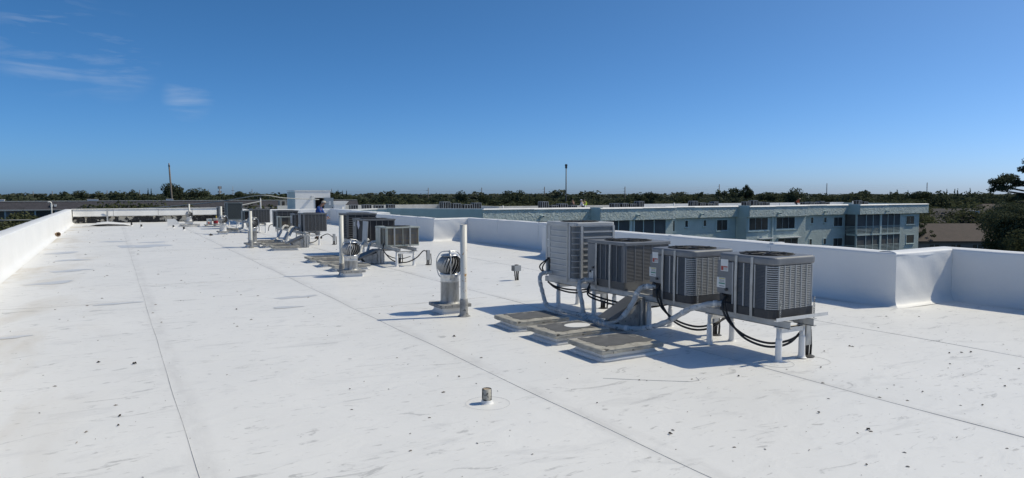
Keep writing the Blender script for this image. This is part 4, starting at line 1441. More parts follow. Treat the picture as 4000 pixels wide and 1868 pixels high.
def person(label, loc, rz, lean=0.0, reach=0.0, shirt='cloth_blue', legs='cloth_dark', hat='cap_beige', brim=False, vest=None, crouch=0.0, head_drop=0.0):
    root = thing('person', label, 'person', loc, rz)
    hz = 0.92 - 0.48 * crouch

    def T(x, y, z):     # torso frame: lean forward about the hip (forward is +X)
        c, s_ = math.cos(lean), math.sin(lean)
        return (x * c + z * s_, y, hz + (-x * s_ + z * c))
    J = {'pelvis': T(0, 0, 0), 'waist': T(0, 0, .16), 'chest': T(.02, 0, .36), 'neck': T(.02, 0, .54), 'headlow': T(.06 + head_drop * .3, 0, .62), 'head': T(.08 + head_drop * .6, 0, .72 - head_drop * .2), 'crown': T(.07 + head_drop * .8, 0, .82 - head_drop * .3)}
    E = [('pelvis', 'waist'), ('waist', 'chest'), ('chest', 'neck'), ('neck', 'headlow'), ('headlow', 'head'), ('head', 'crown')]
    rd = {'pelvis': (.15, .11), 'waist': (.14, .10), 'chest': (.17, .115), 'neck': .055, 'headlow': .07, 'head': (.078, .098), 'crown': .066}
    for s_ in (-1, 1):
        q = str(s_)
        J['sh' + q] = T(.0, .19 * s_, .47)
        el = T(.10 + reach * .18, .25 * s_, .22 + reach * .05)
        J['el' + q] = el
        wr = (el[0] + .13 + .12 * reach, el[1] - .05 * s_, el[2] - .20 + .08 * reach)
        J['wr' + q] = wr
        J['palm' + q] = (wr[0] + .05, wr[1] - .01 * s_, wr[2] - .05)
        E += [('chest', 'sh' + q), ('sh' + q, 'el' + q), ('el' + q, 'wr' + q), ('wr' + q, 'palm' + q)]
        rd.update({'sh' + q: .065, 'el' + q: .047, 'wr' + q: .031, 'palm' + q: (.038, .022)})
        for f in range(5):
            k1, k2 = 'f%d%s' % (f, q), 'g%d%s' % (f, q)
            off = (f - 2) * .017
            ln = (.035, .045, .05, .046, .036)[f]
            px, py, pz = J['palm' + q]
            J[k1] = (px + ln * .7, py + off + (.02 * s_ if f == 0 else 0), pz - .02)
            J[k2] = (px + ln, py + off * 1.1, pz - .05)
            E += [('palm' + q, k1), (k1, k2)]
            rd[k1], rd[k2] = .010, .008
        J['hip' + q] = (0, .09 * s_, hz - .06)
        J['kn' + q] = (.05 + .34 * crouch, .11 * s_ + .08 * crouch * s_, .48 - .06 * crouch)
        J['an' + q] = (0 + .04 * crouch, .12 * s_, .08)
        J['toe' + q] = (.14, .13 * s_, .035)
        E += [('pelvis', 'hip' + q), ('hip' + q, 'kn' + q), ('kn' + q, 'an' + q), ('an' + q, 'toe' + q)]
        rd.update({'hip' + q: .092, 'kn' + q: .062, 'an' + q: .042, 'toe' + q: .036})
    skin('body', J, E, rd, 'skin', root)
    # shirt and trousers follow the same joints, a little thicker
    ks = ['waist', 'pelvis', 'chest', 'neck'] + [a + b_ for a in ('sh', 'el', 'wr') for b_ in ('-1', '1')]
    Js = {k: J[k] for k in ks}
    Js['neck'] = tuple(Vector(J['chest']).lerp(Vector(J['neck']), 0.8))
    for s_ in ('-1', '1'):
        Js['wr' + s_] = tuple(Vector(J['el' + s_]).lerp(Vector(J['wr' + s_]), 0.92))
    rs = {k: (tuple(v + .018 for v in rd[k]) if isinstance(rd[k], tuple) else rd[k] + .018) for k in ks}
    rs['neck'] = .075
    skin('shirt', Js, [e for e in E if e[0] in Js and e[1] in Js], rs, shirt, root)
    kt = ['pelvis'] + [a + b_ for a in ('hip', 'kn', 'an') for b_ in ('-1', '1')]
    rt_ = {k: (tuple(v + .014 for v in rd[k]) if isinstance(rd[k], tuple) else rd[k] + .02) for k in kt}
    skin('trousers', {k: J[k] for k in kt}, [e for e in E if e[0] in kt and e[1] in kt], rt_, legs, root)
    if vest:
        kv = ['waist', 'chest']
        skin('vest', {k: J[k] for k in kv}, [('waist', 'chest')], {'waist': (.18, .14), 'chest': (.21, .155)}, vest, root)
    for s_ in ('-1', '1'):
        b_ = MB()
        a, t_ = J['an' + s_], J['toe' + s_]
        b_.prism(rounded(0.27, 0.10, 0.04, 4, a[0] + .06, a[1]), 0.0, 0.085)
        b_.obj('shoe', 'cloth_dark', root, 0.015)
    c = Vector(J['head']).lerp(Vector(J['crown']), 0.55)
    b_ = MB()
    for i in range(7):
        for k in range(14):
            th = math.pi / 2 * i / 6
            a = 2 * math.pi * k / 14
            b_.v.append((c.x + .112 * math.cos(th) * math.cos(a), c.y + .098 * math.cos(th) * math.sin(a), c.z + .085 * math.sin(th) - .005))
    for i in range(6):
        for k in range(14):
            b_.f.append((i * 14 + k, i * 14 + (k + 1) % 14, (i + 1) * 14 + (k + 1) % 14, (i + 1) * 14 + k))
            b_.s.append(True)
    if brim:
        b_.lathe([(.10, c.z + .0), (.19, c.z - .02), (.19, c.z - .012), (.10, c.z + .01)], 18, (c.x, c.y))
    else:
        b_.prism([(c.x + .09, c.y - .07), (c.x + .17, c.y - .05), (c.x + .19, c.y), (c.x + .17, c.y + .05), (c.x + .09, c.y + .07)], c.z - .008, c.z + .004)
    b_.obj('hat', hat, root)
    h_ = Vector(J['head'])
    for nm, off, sz, mt in (('nose', (.105, 0, -.01), (.03, .022, .035), 'skin'), ('eye', (.094, .03, .025), (.012, .02, .012), 'dark_cavity'), ('eye', (.094, -.03, .025), (.012, .02, .012), 'dark_cavity'), ('mouth', (.095, 0, -.05), (.01, .04, .008), 'sticker_red'), ('ear', (0, .098, 0), (.03, .014, .05), 'skin'), ('ear', (0, -.098, 0), (.03, .014, .05), 'skin')):
        MB().cbox(h_ + Vector(off), sz).obj(nm, mt, root, 0.004)
    return root


person('man in a blue long sleeved shirt and pale cap bending behind the third group', (7.85, 30.9, 0.0), R(-28), lean=0.22, reach=0.55, head_drop=0.12)

# ------------------------------------------------------------------ the other wing of the apartments
ZT, ZF, DK = 0.54, -0.86, -0.40           # fascia top, fascia bottom, its roof deck
W = thing('apartment_wing', 'pale teal apartment wing with textured fascia and dark windows beyond the courtyard', 'building', (67, 60, -8.8))
WO = Vector((67, 60, -8.8))


def wing(bm, name, mat, parent=None, bevel=0.0):
    for i, v in enumerate(bm.v):
        bm.v[i] = (v[0] - WO.x, v[1] - WO.y, v[2] - WO.z)
    return bm.obj(name, mat, parent or W, bevel)


YN, YFAR = 58.5, 60.2
SEG = [(31.5, 44.6, YFAR), (44.6, 55.3, YN), (55.3, 67.3, YFAR), (67.3, 78.4, YN), (78.4, 89.2, YFAR), (89.2, 105.9, YN)]
OV = 0.45
fp = [(31.5, YFAR)]
for x0, x1, y in SEG:
    fp += [(x0, y), (x1, y)]
fp = fp[1:]
# fascia bands
for i, (x0, x1, y) in enumerate(SEG):
    e0 = x0 + (0.001 if i else 0)
    b = MB()
    vs, fs = [], []
    n = max(4, int((x1 - x0) / 0.35))
    for j, z in enumerate((ZF, ZF + 0.3, ZF + 0.62, ZF + 0.95, ZT - 0.14)):
        for k in range(n + 1):
            vs.append((x0 + (x1 - x0) * k / n, y + 0.012 * math.sin(k * 2.1 + j * 1.7 + i), z + (0.012 * math.sin(k * 0.7) if j == 0 else 0)))
    for j in range(4):
        for k in range(n):
            fs.append((j * (n + 1) + k, j * (n + 1) + k + 1, (j + 1) * (n + 1) + k + 1, (j + 1) * (n + 1) + k))
    b.add(vs, fs, True)
    b.box(x0 + 0.02, x1 - 0.02, y + 0.06, y + 0.30, ZF + 0.002, ZT - 0.15)
    wing(b, 'fascia', 'teal_fascia')
    # white metal edge, lapped in two uneven lengths, its face sloped to catch the sun
    xm = x0 + (x1 - x0) * (0.45 + 0.1 * math.sin(i * 2.0))
    for q, (a, c_) in enumerate(((x0 - 0.02, xm), (xm, x1 + 0.02))):
        b = MB()
        zl = ZT - 0.15 - 0.03 * ((i + q) % 2)
        b.add([(xx, yy, zz) for xx in (a, c_) for yy, zz in ((y - 0.075, zl), (y - 0.08, zl + 0.04), (y + 0.10, ZT), (y + 0.32, ZT), (y + 0.32, zl))],
              [(0, 5, 6, 1), (1, 6, 7, 2), (2, 7, 8, 3), (3, 8, 9, 4), (4, 9, 5, 0), (0, 1, 2, 3, 4), (9, 8, 7, 6, 5)])
        wing(b, 'edge_flashing', 'white_trim')
# return faces (looking left) at the forward steps
for x, ya, yb in ((44.6, YN, YFAR), (67.3, YN, YFAR), (89.2, YN, YFAR)):
    b = MB()
    b.box(x - 0.012, x + 0.3, ya + 0.02, yb + 0.35, ZF - 0.02, ZT + 0.012)
    wing(b, 'return_face', 'teal_smooth')
for x in (55.3, 78.4):
    b = MB()
    b.box(x - 0.3, x + 0.012, YN + 0.02, YFAR + 0.35, ZF - 0.01, ZT - 0.02)
    wing(b, 'return_face', 'teal_smooth')
b = MB()
b.box(105.6, 105.92, YN, 72.3, ZF, ZT - 0.02)
wing(b, 'return_face', 'teal_smooth')
# slanting court wall at the inner corner
b = MB()
b.prism([(31.6, YFAR), (31.6, YFAR + 0.3), (24.4, 67.3), (24.1, 67.0)], -8.8, ZT - 0.1)
wing(b, 'court_wall', 'teal_smooth')
b = MB()
b.prism([(31.6, YFAR - 0.04), (31.7, YFAR + 0.34), (24.45, 67.36), (24.1, 66.96)], ZT - 0.1, ZT)
wing(b, 'edge_flashing', 'white_trim')
b = MB()
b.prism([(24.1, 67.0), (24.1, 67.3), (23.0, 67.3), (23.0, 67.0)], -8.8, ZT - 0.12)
wing(b, 'court_wall', 'teal_trim')  # lighter teal puts the partial sunlight on this short face into its colour
b = MB()
b.prism([(23.0, 67.0), (23.0, 67.3), (13.6, 58.3), (13.9, 58.1)], -8.8, ZT - 0.12)
wing(b, 'court_wall', 'teal_smooth')
b = MB()
b.prism([(24.15, 66.95), (24.15, 67.4), (22.9, 67.4), (13.4, 58.4), (13.8, 58.0), (23.1, 66.95)], ZT - 0.12, ZT - 0.004)
wing(b, 'edge_flashing', 'white_trim')
# roof deck of the wing
b = MB()
b.prism([(31.6, YFAR + .2), (105.7, YFAR + .2), (105.7, 72.3), (40, 72.3), (40, 90), (9, 90), (9, 58.2), (13.7, 58.2), (23.1, 67.2), (24.3, 67.2)], DK - 0.3, DK)
b.box(44.7, 55.2, YN + 0.3, YFAR + 0.21, DK - 0.3, DK - 0.004)
b.box(67.4, 78.3, YN + 0.3, YFAR + 0.21, DK - 0.3, DK - 0.004)
b.box(89.3, 105.6, YN + 0.3, YFAR + 0.21, DK - 0.3, DK - 0.004)
wing(b, 'roof', 'far_roof')
# far-side parapet
for x0, x1, y, z1, mt in ((40, 57.5, 72.3, 0.50, 'beige_wall'), (57.5, 105.9, 72.35, 0.60, 'white_trim')):
    b = MB()
    b.box(x0, x1, y, y + 0.3, DK - 1, z1)
    wing(b, 'rear_parapet', mt)
b = MB()
b.box(18, 41, 90, 90.3, DK - 1, 0.50)
b.box(40.0, 40.3, 72.6, 90, DK - 1, 0.49)
wing(b, 'rear_parapet', 'beige_wall')
# body walls
for i, (x0, x1, y) in enumerate(SEG):
    if i in (1, 5):
        continue
    x1w = x1
    b = MB()
    b.box(x0 + (0.02 if i else 0), x1w - 0.02, y + OV, y + OV + 0.3, -8.8, ZF + 0.001 + 0.06)
    wing(b, 'wall', 'teal_wall')
b = MB()
b.box(31.6, 104.2, 62.5, 72.3, -8.8, DK - 0.31)
wing(b, 'core', 'screen')
for q in ((99.6, 104.35, YN + OV, YN + OV + 0.3), (104.05, 104.351, YN + OV + 0.301, 72.2), (54.2, 55.29, YN + OV, YN + OV + 0.25), (44.61, 45.6, YN + OV, YN + OV + 0.25), (89.21, 89.3, YN + OV, YN + OV + 0.2)):
    b = MB()
    b.box(*q, -8.8, ZF + 0.06)
    wing(b, 'wall', 'teal_wall')
for x in (55.3, 78.4):
    b = MB()
    b.box(x - 0.26, x - 0.012, YN + OV + 0.05, YFAR + OV, -8.8, ZF + 0.05)
    wing(b, 'wall', 'teal_wall')
for x in (67.3,):
    b = MB()
    b.box(x + 0.012, x + 0.2, YN + OV + 0.02, YFAR + OV, -8.8, ZF + 0.05)
    wing(b, 'wall', 'teal_wall')


def window(x0, x1, z0, z1, y, panes=2, trim=0.10, sill=True, small=False):
    """window with proud surround, dark panes set back"""
    yw = y + OV
    b_ = MB()
    d0 = yw - 0.05
    b_.box(x0 - trim, x1 + trim, d0, yw + 0.02, z1, z1 + trim)
    b_.box(x0 - trim, x1 + trim, d0, yw + 0.02, z0 - trim * 0.6, z0)
    b_.box(x0 - trim, x0, d0 + 0.001, yw + 0.02, z0, z1)
    b_.box(x1, x1 + trim, d0 + 0.001, yw + 0.02, z0, z1)
    fr = wing(b_, 'window', 'teal_trim')
    for k in range(panes):
        a, c_ = x0 + (x1 - x0) * k / panes, x0 + (x1 - x0) * (k + 1) / panes
        b_ = MB()
        b_.box(a + 0.02, c_ - 0.02, yw - 0.012, yw - 0.004, z0 + 0.02, z1 - 0.02)
        wing(b_, 'pane', 'glass', fr)
    for k in range(panes + 1):
        a = x0 + (x1 - x0) * k / panes
        b_ = MB()
        b_.box(a - 0.022, a + 0.022, yw - 0.03, yw - 0.001, z0, z1)
        wing(b_, 'mullion', 'alu', fr)
    if sill:
        b_ = MB()
        b_.box(x0 - trim - 0.03, x1 + trim + 0.03, yw - 0.13, yw - 0.051, z0 - trim * 0.6 - 0.06, z0 - trim * 0.6 + 0.01)
        wing(b_, 'sill', 'teal_trim', fr)
    return fr


window(55.75, 57.1, -2.4, -1.2, YFAR)
window(58.75, 59.2, -1.95, -1.2, YFAR, 1, 0.12)
window(61.75, 62.2, -1.92, -1.2, YFAR, 1, 0.10)
window(64.0, 65.8, -2.5, -1.22, YFAR, 2, 0.14)
window(67.75, 71.1, -2.5, -1.0, YN, 3, 0.22)
window(72.7, 76.2, -2.45, -1.0, YN, 3, 0.22)
window(69.5, 71.6, -5.0, -3.75, YN, 2, 0.15)
window(73.1, 76.9, -5.0, -3.72, YN, 3, 0.15)
window(79.0, 79.9, -2.6, -1.2, YFAR, 1, 0.12)
window(81.7, 82.2, -2.0, -1.2, YFAR, 1, 0.12)
window(84.5, 85.0, -1.95, -1.25, YFAR, 1, 0.10)
window(86.6, 88.5, -2.52, -1.28, YFAR, 2, 0.10)
window(79.0, 79.9, -5.0, -3.95, YFAR, 1, 0.10)
window(81.5, 82.0, -4.95, -4.14, YFAR, 1, 0.10)
window(84.5, 85.0, -4.95, -4.17, YFAR, 1, 0.10)
window(86.6, 88.6, -5.3, -4.2, YFAR, 2, 0.10)
window(101.0, 103.0, -2.47, -1.3, YN, 2, 0.10)
window(101.2, 103.1, -5.3, -4.09, YN, 1, 0.12)
for x, z in ((33.5, -2.4), (37.6, -2.4), (41.0, -2.4)):
    window(x, x + 1.6, z, z + 1.2, YFAR, 2, 0.12)
# hood slabs over the lower windows of the fourth bay
for x0, x1 in ((69.2, 71.9), (72.9, 77.1)):
    b = MB()
    b.box(x0, x1, YN + OV - 0.45, YN + OV - 0.05, -3.62, -3.52)
    wing(b, 'window_hood', 'white_trim')


def lanai(x0, x1, posts, thick, z0, z1, y, nrail=6, rail_top=1.05, mid=None):
    """screened porch bay: screens, posts, rail slats"""
    yw = y + OV
    g_ = MB()
    g_.box(x0, x1, yw - 0.10, yw + 1.6, z0 - 0.20, z0)
    wing(g_, 'porch_slab', 'teal_trim')
    ed = [x0] + list(posts) + [x1]
    for k in range(len(ed) - 1):
        b_ = MB()
        b_.box(ed[k] + 0.04, ed[k + 1] - 0.04, yw + 0.045, yw + 0.052, z0 + 0.01, z1)
        wing(b_, 'screen_panel', 'screen')
    for k, x in enumerate(ed):
        w_ = 0.20 if k in thick else 0.05
        b_ = MB()
        b_.box(x - w_, x + w_, yw - 0.02 - 0.05 * (k in thick), yw + 0.04, z0, z1)
        wing(b_, 'porch_post', 'teal_trim')
    if nrail:
        for q in range(nrail):
            zz = z0 + 0.10 + (rail_top - 0.10) * q / (nrail - 1)
            for k in range(len(ed) - 1):
                b_ = MB()
                b_.box(ed[k] + 0.06, ed[k + 1] - 0.06, yw - 0.012, yw + 0.02, zz - 0.028, zz + 0.028)
                wing(b_, 'rail_slat', 'teal_trim')


lanai(45.6, 54.2, (47.4, 49.1, 50.9, 52.45), (2,), -3.4, ZF + 0.02, YN, 0)
lanai(89.3, 99.55, (91.4, 93.0, 94.75, 96.5, 98.0), (3,), -3.64, ZF + 0.02, YN)
lanai(89.3, 99.55, (91.4, 93.0, 94.75, 96.5, 98.0), (3,), -6.3, -3.86, YN)
lanai(45.6, 54.2, (47.4, 49.1, 50.9, 52.45), (2,), -6.1, -3.62, YN, 0)
for z0_, z1_ in ((-3.64, ZF + 0.02), (-6.3, -3.86)):
    b = MB()
    b.box(89.28, 89.29, YN + OV + 0.25, YFAR + OV - 0.02, z0_, z1_)
    wing(b, 'screen_panel', 'screen')
    for q in range(6):
        b = MB()
        b.box(89.20, 89.235, YN + OV + 0.22, YFAR + OV - 0.02, z0_ + 0.10 + 0.19 * q - 0.028, z0_ + 0.10 + 0.19 * q + 0.028)
        wing(b, 'rail_slat', 'teal_trim')
# interior wall seen through the screens of the second bay
for x, y, z in ((49.6, YN, -0.33), (72.5, YN, -0.42), (95.3, YN, -0.42), (38.3, YFAR, -0.3), (60.9, YFAR, -0.42), (84.0, YFAR, -0.42)):
    b = MB()
    b.side([(-0.12, -0.10), (0.12, -0.10), (0.12, 0.10), (-0.12, 0.10)], y - 0.42, y + 0.05)
    b.v = [(v[0] + x, v[1], v[2] + z - 0.10 * (y - v[1])) for v in b.v]
    sp = wing(b, 'roof_spout', 'teal_trim')
    b = MB()
    b.side([(-0.08, -0.06), (0.08, -0.06), (0.08, 0.07), (-0.08, 0.07)], y - 0.426, y - 0.421)
    b.v = [(v[0] + x, v[1], v[2] + z - 0.10 * (y - v[1])) for v in b.v]
    wing(b, 'mouth', 'dark_cavity', sp)
for x in (49.45, 71.9):
    b = MB()
    b.box(x - 0.08, x + 0.08, YN + OV - 0.16, YN + OV - 0.02, -8.8, ZF + 0.05)
    wing(b, 'downspout', 'teal_trim')

# roof-top units on the wing
def rooftop_unit_proto():
    root = thing('rooftop_unit', '', 'air conditioner', (0, 0, 0))
    MB().box(-0.42, 0.42, -0.42, 0.42, 0.47, 1.0).obj('coil', 'coil', root)
    MB().box(-0.45, 0.45, -0.45, 0.45, 1.0, 1.06).obj('top_cover', 'ac_grey', root)
    MB().box(-0.45, 0.45, -0.45, 0.45, 0.42, 0.47).obj('base_pan', 'ac_grey', root)
    hb = shared(('rib', 'roof'), lambda q: q.box(-0.022, 0.022, -0.022, 0.022, 0.47, 1.0), 'ac_light')
    for x, y in ((-0.43, -0.43), (0.43, -0.43), (0.43, 0.43), (-0.43, 0.43), (-0.15, -0.43), (0.15, -0.43), (-0.43, 0.0)):
        put('rib', hb, None, root, (x, y, 0))
    hl = shared(('post', 'roof'), lambda q: q.box(-0.03, 0.03, -0.03, 0.03, 0, 0.42), 'white_paint')
    for x, y in ((-0.35, -0.35), (0.35, -0.35), (0.35, 0.35), (-0.35, 0.35)):
        put('post', hl, None, root, (x, y, 0))
    return root


RU = rooftop_unit_proto()
first = True
ROWS = [('row right of the stair house', [(23.1, 75, .78), (24.6, 75, .80), (26.0, 75, .72), (27.4, 75, .80)]),
        ('row above the slanting court wall', [(29.6, 65, 1.2), (30.8, 65, 1.02), (32.1, 65, .9), (33.2, 65, 1.06)]),
        ('row left of the workers', [(41.6, 65, 1.15), (42.9, 65, .72), (44.1, 65, .88), (45.5, 65, .7)]),
        ('row right of the workers', [(51.6, 65, .88), (52.9, 65, .87), (54.2, 65, .80), (55.4, 65, 1.1)]),
        ('row above the small windows', [(64.3, 65, 1.09), (65.6, 65, .85), (67.0, 65, .78), (68.0, 65, .97)]),
        ('row above the triple windows', [(74.0, 65, .94), (75.4, 65, 1.10), (76.6, 65, .89), (77.8, 65, .84)]),
        ('row beside the crouching worker', [(86.1, 65, .79), (87.2, 65, .82), (88.3, 65, .78), (89.6, 65, .92), (90.7, 65, .76)]),
        ('pair near the right end', [(98.5, 65, .99), (100.0, 65, .79)])]
ORD = ['leftmost', 'second from left', 'third from left', 'fourth from left', 'fifth from left']
for nm, row in ROWS:
    for k, (x, y, zt) in enumerate(row):
        lab = '%s distant rooftop air conditioner in the %s' % (ORD[k] if k < len(row) - 1 or len(row) < 3 else 'rightmost', nm)
        if first:
            o = RU
            first = False
        else:
            o = dup(RU)
        o['label'] = lab
        o['group'] = 'air conditioners on the far wing roof'
        o.location = (x, y, DK)
        o.rotation_euler = (0, 0, R(random.uniform(-4, 4)))
        zs = (zt - DK) / 1.06
        o.scale = (1.0 + 0.1 * ((k * 7) % 3 - 1), 1.0, zs)
for k, (x, y, h) in enumerate(((21.6, 74, 1.0), (46.6, 64, 1.1), (62.0, 66, 1.25), (82.0, 66, 1.1), (98.0 - .8, 65, 1.3), (37.0, 66, 1.1))):
    vent_pipe('thin white pipe on the far wing roof, %s' % ('right of the stair house door', 'behind the workers', 'above the first small window', 'left of the crouching worker', 'beside the pair near the right end', 'above the textured fascia left of the workers')[k], x, y, h, 'white_paint', 0.07).location.z = DK

person('worker in a white hooded shirt on the far roof beside the lime one', (48.5, 67, DK), R(120), lean=0.25, reach=0.3, shirt='cloth_white', legs='cloth_charcoal', hat='cloth_white', brim=True)
person('worker in a lime yellow high visibility shirt on the far roof', (49.6, 68.2, DK), R(60), lean=0.15, reach=0.2, shirt='cloth_lime', legs='cloth_charcoal', hat='cloth_charcoal')
person('worker in dark grey with a cap, leftmost of three on the far roof', (48.2, 68.6, DK), R(80), lean=0.2, reach=0.2, shirt='cloth_charcoal', legs='cloth_dark', hat='cloth_charcoal')
person('crouching worker in orange with a straw hat among the far units', (87.2, 67.3, DK + 0.35), R(-30), lean=0.7, reach=0.5, shirt='cloth_orange', legs='cloth_charcoal', hat='straw', brim=True, crouch=0.35)

# stair house
PH = thing('stair_house', 'white stucco stair house with an open grey door on the roof', 'stair house', (17.6, 70.6, DK))
MB().box(-1.75, 1.75, 0, 0.2, 1.98, 2.68).obj('wall', 'stucco_white', PH)
MB().box(-1.75, 0.20, 0.001, 0.2, 0, 1.981).obj('wall', 'stucco_white', PH)
MB().box(1.12, 1.75, 0.001, 0.2, 0, 1.981).obj('wall', 'stucco_white', PH)
MB().box(-1.75, -1.55, 0.201, 3.5, 0, 2.62).obj('side_wall', 'teal_smooth', PH)
MB().box(1.55, 1.75, 0.201, 3.5, 0, 2.62).obj('side_wall', 'stucco_white', PH)
MB().box(-1.75, 1.75, 3.501, 3.7, 0, 2.62).obj('rear_wall', 'stucco_white', PH)
MB().box(-1.80, 1.80, -0.05, 3.75, 2.62 + 0.061, 2.74).obj('roof', 'white_trim', PH)
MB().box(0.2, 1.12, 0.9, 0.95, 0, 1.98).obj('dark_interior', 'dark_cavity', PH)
for s_ in ((0.16, 0.22), (1.10, 1.16)):
    MB().box(s_[0], s_[1], -0.03, 0.06, 0.0, 2.02).obj('door_frame', 'door_grey', PH)
dr = MB()
dr.box(0.0, 0.88, -0.045, 0.0, 0.02, 1.98)
dr = dr.obj('door', 'door_grey', PH)
dr.location = (1.14, -0.03, 0)
dr.rotation_euler = (0, 0, R(-12))
MB().box(0.42, 0.62, -0.052, -0.046, 1.25, 1.65).obj('notice', 'sticker', dr)
MB().box(0.76, 0.82, -0.09, -0.046, 0.95, 1.03).obj('handle', 'base_pan', dr)
lm = MB()
lm.box(-0.18, 0.02, -0.28, 0.0, 2.02, 2.20)
lm.obj('wall_lamp', 'white_paint', PH)
o = thing('roof_drain', 'small dark drain frame on the roof left of the stair house door', 'roof drain', (15.6, 66.0, DK))
MB().lathe([(0.28, 0.02), (0.28, 0.12), (0.0, 0.14)], 12).obj('strainer', 'tar_black', o)
MB().box(-0.03, 0.03, -0.03, 0.03, 0.14, 0.6).obj('stem', 'grey_steel', o)
o = thing('roof_cabinet', 'small white flared vent cabinet right of the stair house', 'roof vent', (24.0, 84.0, DK))
MB().box(-0.7, 0.7, -0.6, 0.6, 0, 1.1).obj('box', 'white_trim', o)
MB().prism(rounded(1.5, 1.3, 0.05), 1.1, 1.5, False, rounded(2.1, 1.7, 0.05)).obj('hood', 'white_trim', o)

# service mast and cables at the left
o = thing('service_mast', 'white mast carrying cables left of the stair house', 'mast', (10.4, 58.6, DK))
b = MB()
b.tube([(0, 0, 0), (0, 0, 2.05)], 0.05, 10)
b.obj('pole', 'white_paint', o)
MB().box(-0.04, 0.04, -0.04, 0.04, 2.0, 2.3).obj('insulator', 'wood_pole', o)
pipe('overhead_cable', 'pale overhead cable rising from the left edge to the mast', [(-14, 76, .62), (-7.9, 70, .66), (1.1, 66, .72), (7.2, 62, 1.30), (10.35, 58.6, 1.86), (12.6, 60.2, 1.64), (17, 66, 1.45)], 0.04, 'wire_grey', 6, 'cable')
pipe('overhead_cable', 'short pale cable sloping down left of the mast', [(7.3, 50.5, 1.13), (8.9, 55, 1.25), (10.4, 58.6, 1.40)], 0.035, 'wire_grey', 6, 'cable')
pipe('overhead_cable', 'lower pale cable crossing in front of the left shrubs', [(-9, 62, .16), (-6.8, 60, .14), (-4.6, 60, .11), (-2.4, 57, .0)], 0.035, 'wire_grey', 6, 'cable')
o = thing('standpipe', 'thin bent pipe standing outside the left parapet', 'pipe', (-2.82, 44.5, 0.5))
b = MB()
b.tube(spline([(0, 0, 0), (0, 0, 0.85), (0.0, 0.0, 1.0), (-0.07, 0.0, 1.06), (-0.16, 0, 1.05)], 4), 0.035, 8)
b.obj('pipe', 'pvc', o)

# ------------------------------------------------------------------ left building with the dark mansard
LB = thing('apartment_block', 'long apartment block with a dark shingled mansard roof beyond the left parapet', 'building', (4, 120, -8.8))


def lb(bm, name, mat, parent=None):
    bm.v = [(v[0] - 4, v[1] - 120, v[2] + 8.8) for v in bm.v]
    return bm.obj(name, mat, parent or LB)


b = MB()
b.add([(-45, 120, -0.30), (38, 120, -0.30), (38, 121.2, 0.86), (-45, 121.2, 0.86), (-45, 134, 0.86), (38, 134, 0.86)], [(0, 1, 2, 3), (3, 2, 5, 4)])
lb(b, 'mansard_roof', 'shingle_grey')
b = MB()
b.box(-45, 38, 121.1, 121.5, 0.865, 0.95)
lb(b, 'ridge_cap', 'beige_wall')
b = MB()
b.box(-45, 38, 119.85, 120.02, -0.42, -0.31)
lb(b, 'gutter', 'old_white')
b = MB()
b.box(-45, 38, 120.4, 133.8, -8.8, -0.33)
lb(b, 'wall', 'grey_wall')
for k, x in enumerate(np.arange(-42, 36, 6.0)):
    for q in range(2):
        b = MB()
        b.box(x + 2.5 * q, x + 2.3 + 2.5 * q, 120.34, 120.395, -1.85, -0.52)
        w_ = lb(b, 'window', 'glass')
        b = MB()
        b.box(x + 2.5 * q + 2.3, x + 2.5 * q + 2.5, 120.30, 120.399, -1.95, -0.48)
        lb(b, 'frame', 'alu', None)
    b = MB()
    b.box(x - 0.2, x + 5.0, 119.9, 120.3, -2.1, -1.95)
    lb(b, 'balcony_ledge', 'grey_wall')
for x, w_ in ((-13.9, 0.5), (-2.5, 0.7), (8, 0.5)):
    o = thing('roof_vent', ('white box vent at the far left', 'dark and white box vent left of centre', 'small white box vent near the big domed tree')[(x > -10) + (x > 0)] + ' on the mansard building', 'roof vent', (x, 123, 0.86))
    MB().box(-w_, w_, -0.3, 0.3, 0, 0.25).obj('box', 'white_trim', o)
    MB().box(-w_ * 1.1, w_ * 1.1, -0.35, 0.35, 0.25, 0.32).obj('lid', 'old_white', o)
o = thing('wall_lamp', 'pair of small white vent hoods on the dark mansard', 'vent hood', (-7.4, 120.6, 0.25))
for k in range(2):
    MB().box(-0.35 + 0.45 * k, -0.05 + 0.45 * k, -0.35, 0.1, -0.12, 0.2).obj('hood', 'white_trim', o)
o = thing('dormer_box', 'small cream structure with a brown door near the stair house', 'roof hatch', (24.3, 117.5, -0.1))
MB().box(-0.55, 0.55, -0.5, 0.5, 0, 0.95).obj('wall', 'cap_beige', o)
MB().box(-0.2, 0.25, -0.51, -0.501, 0, 0.85).obj('door', 'bark', o)

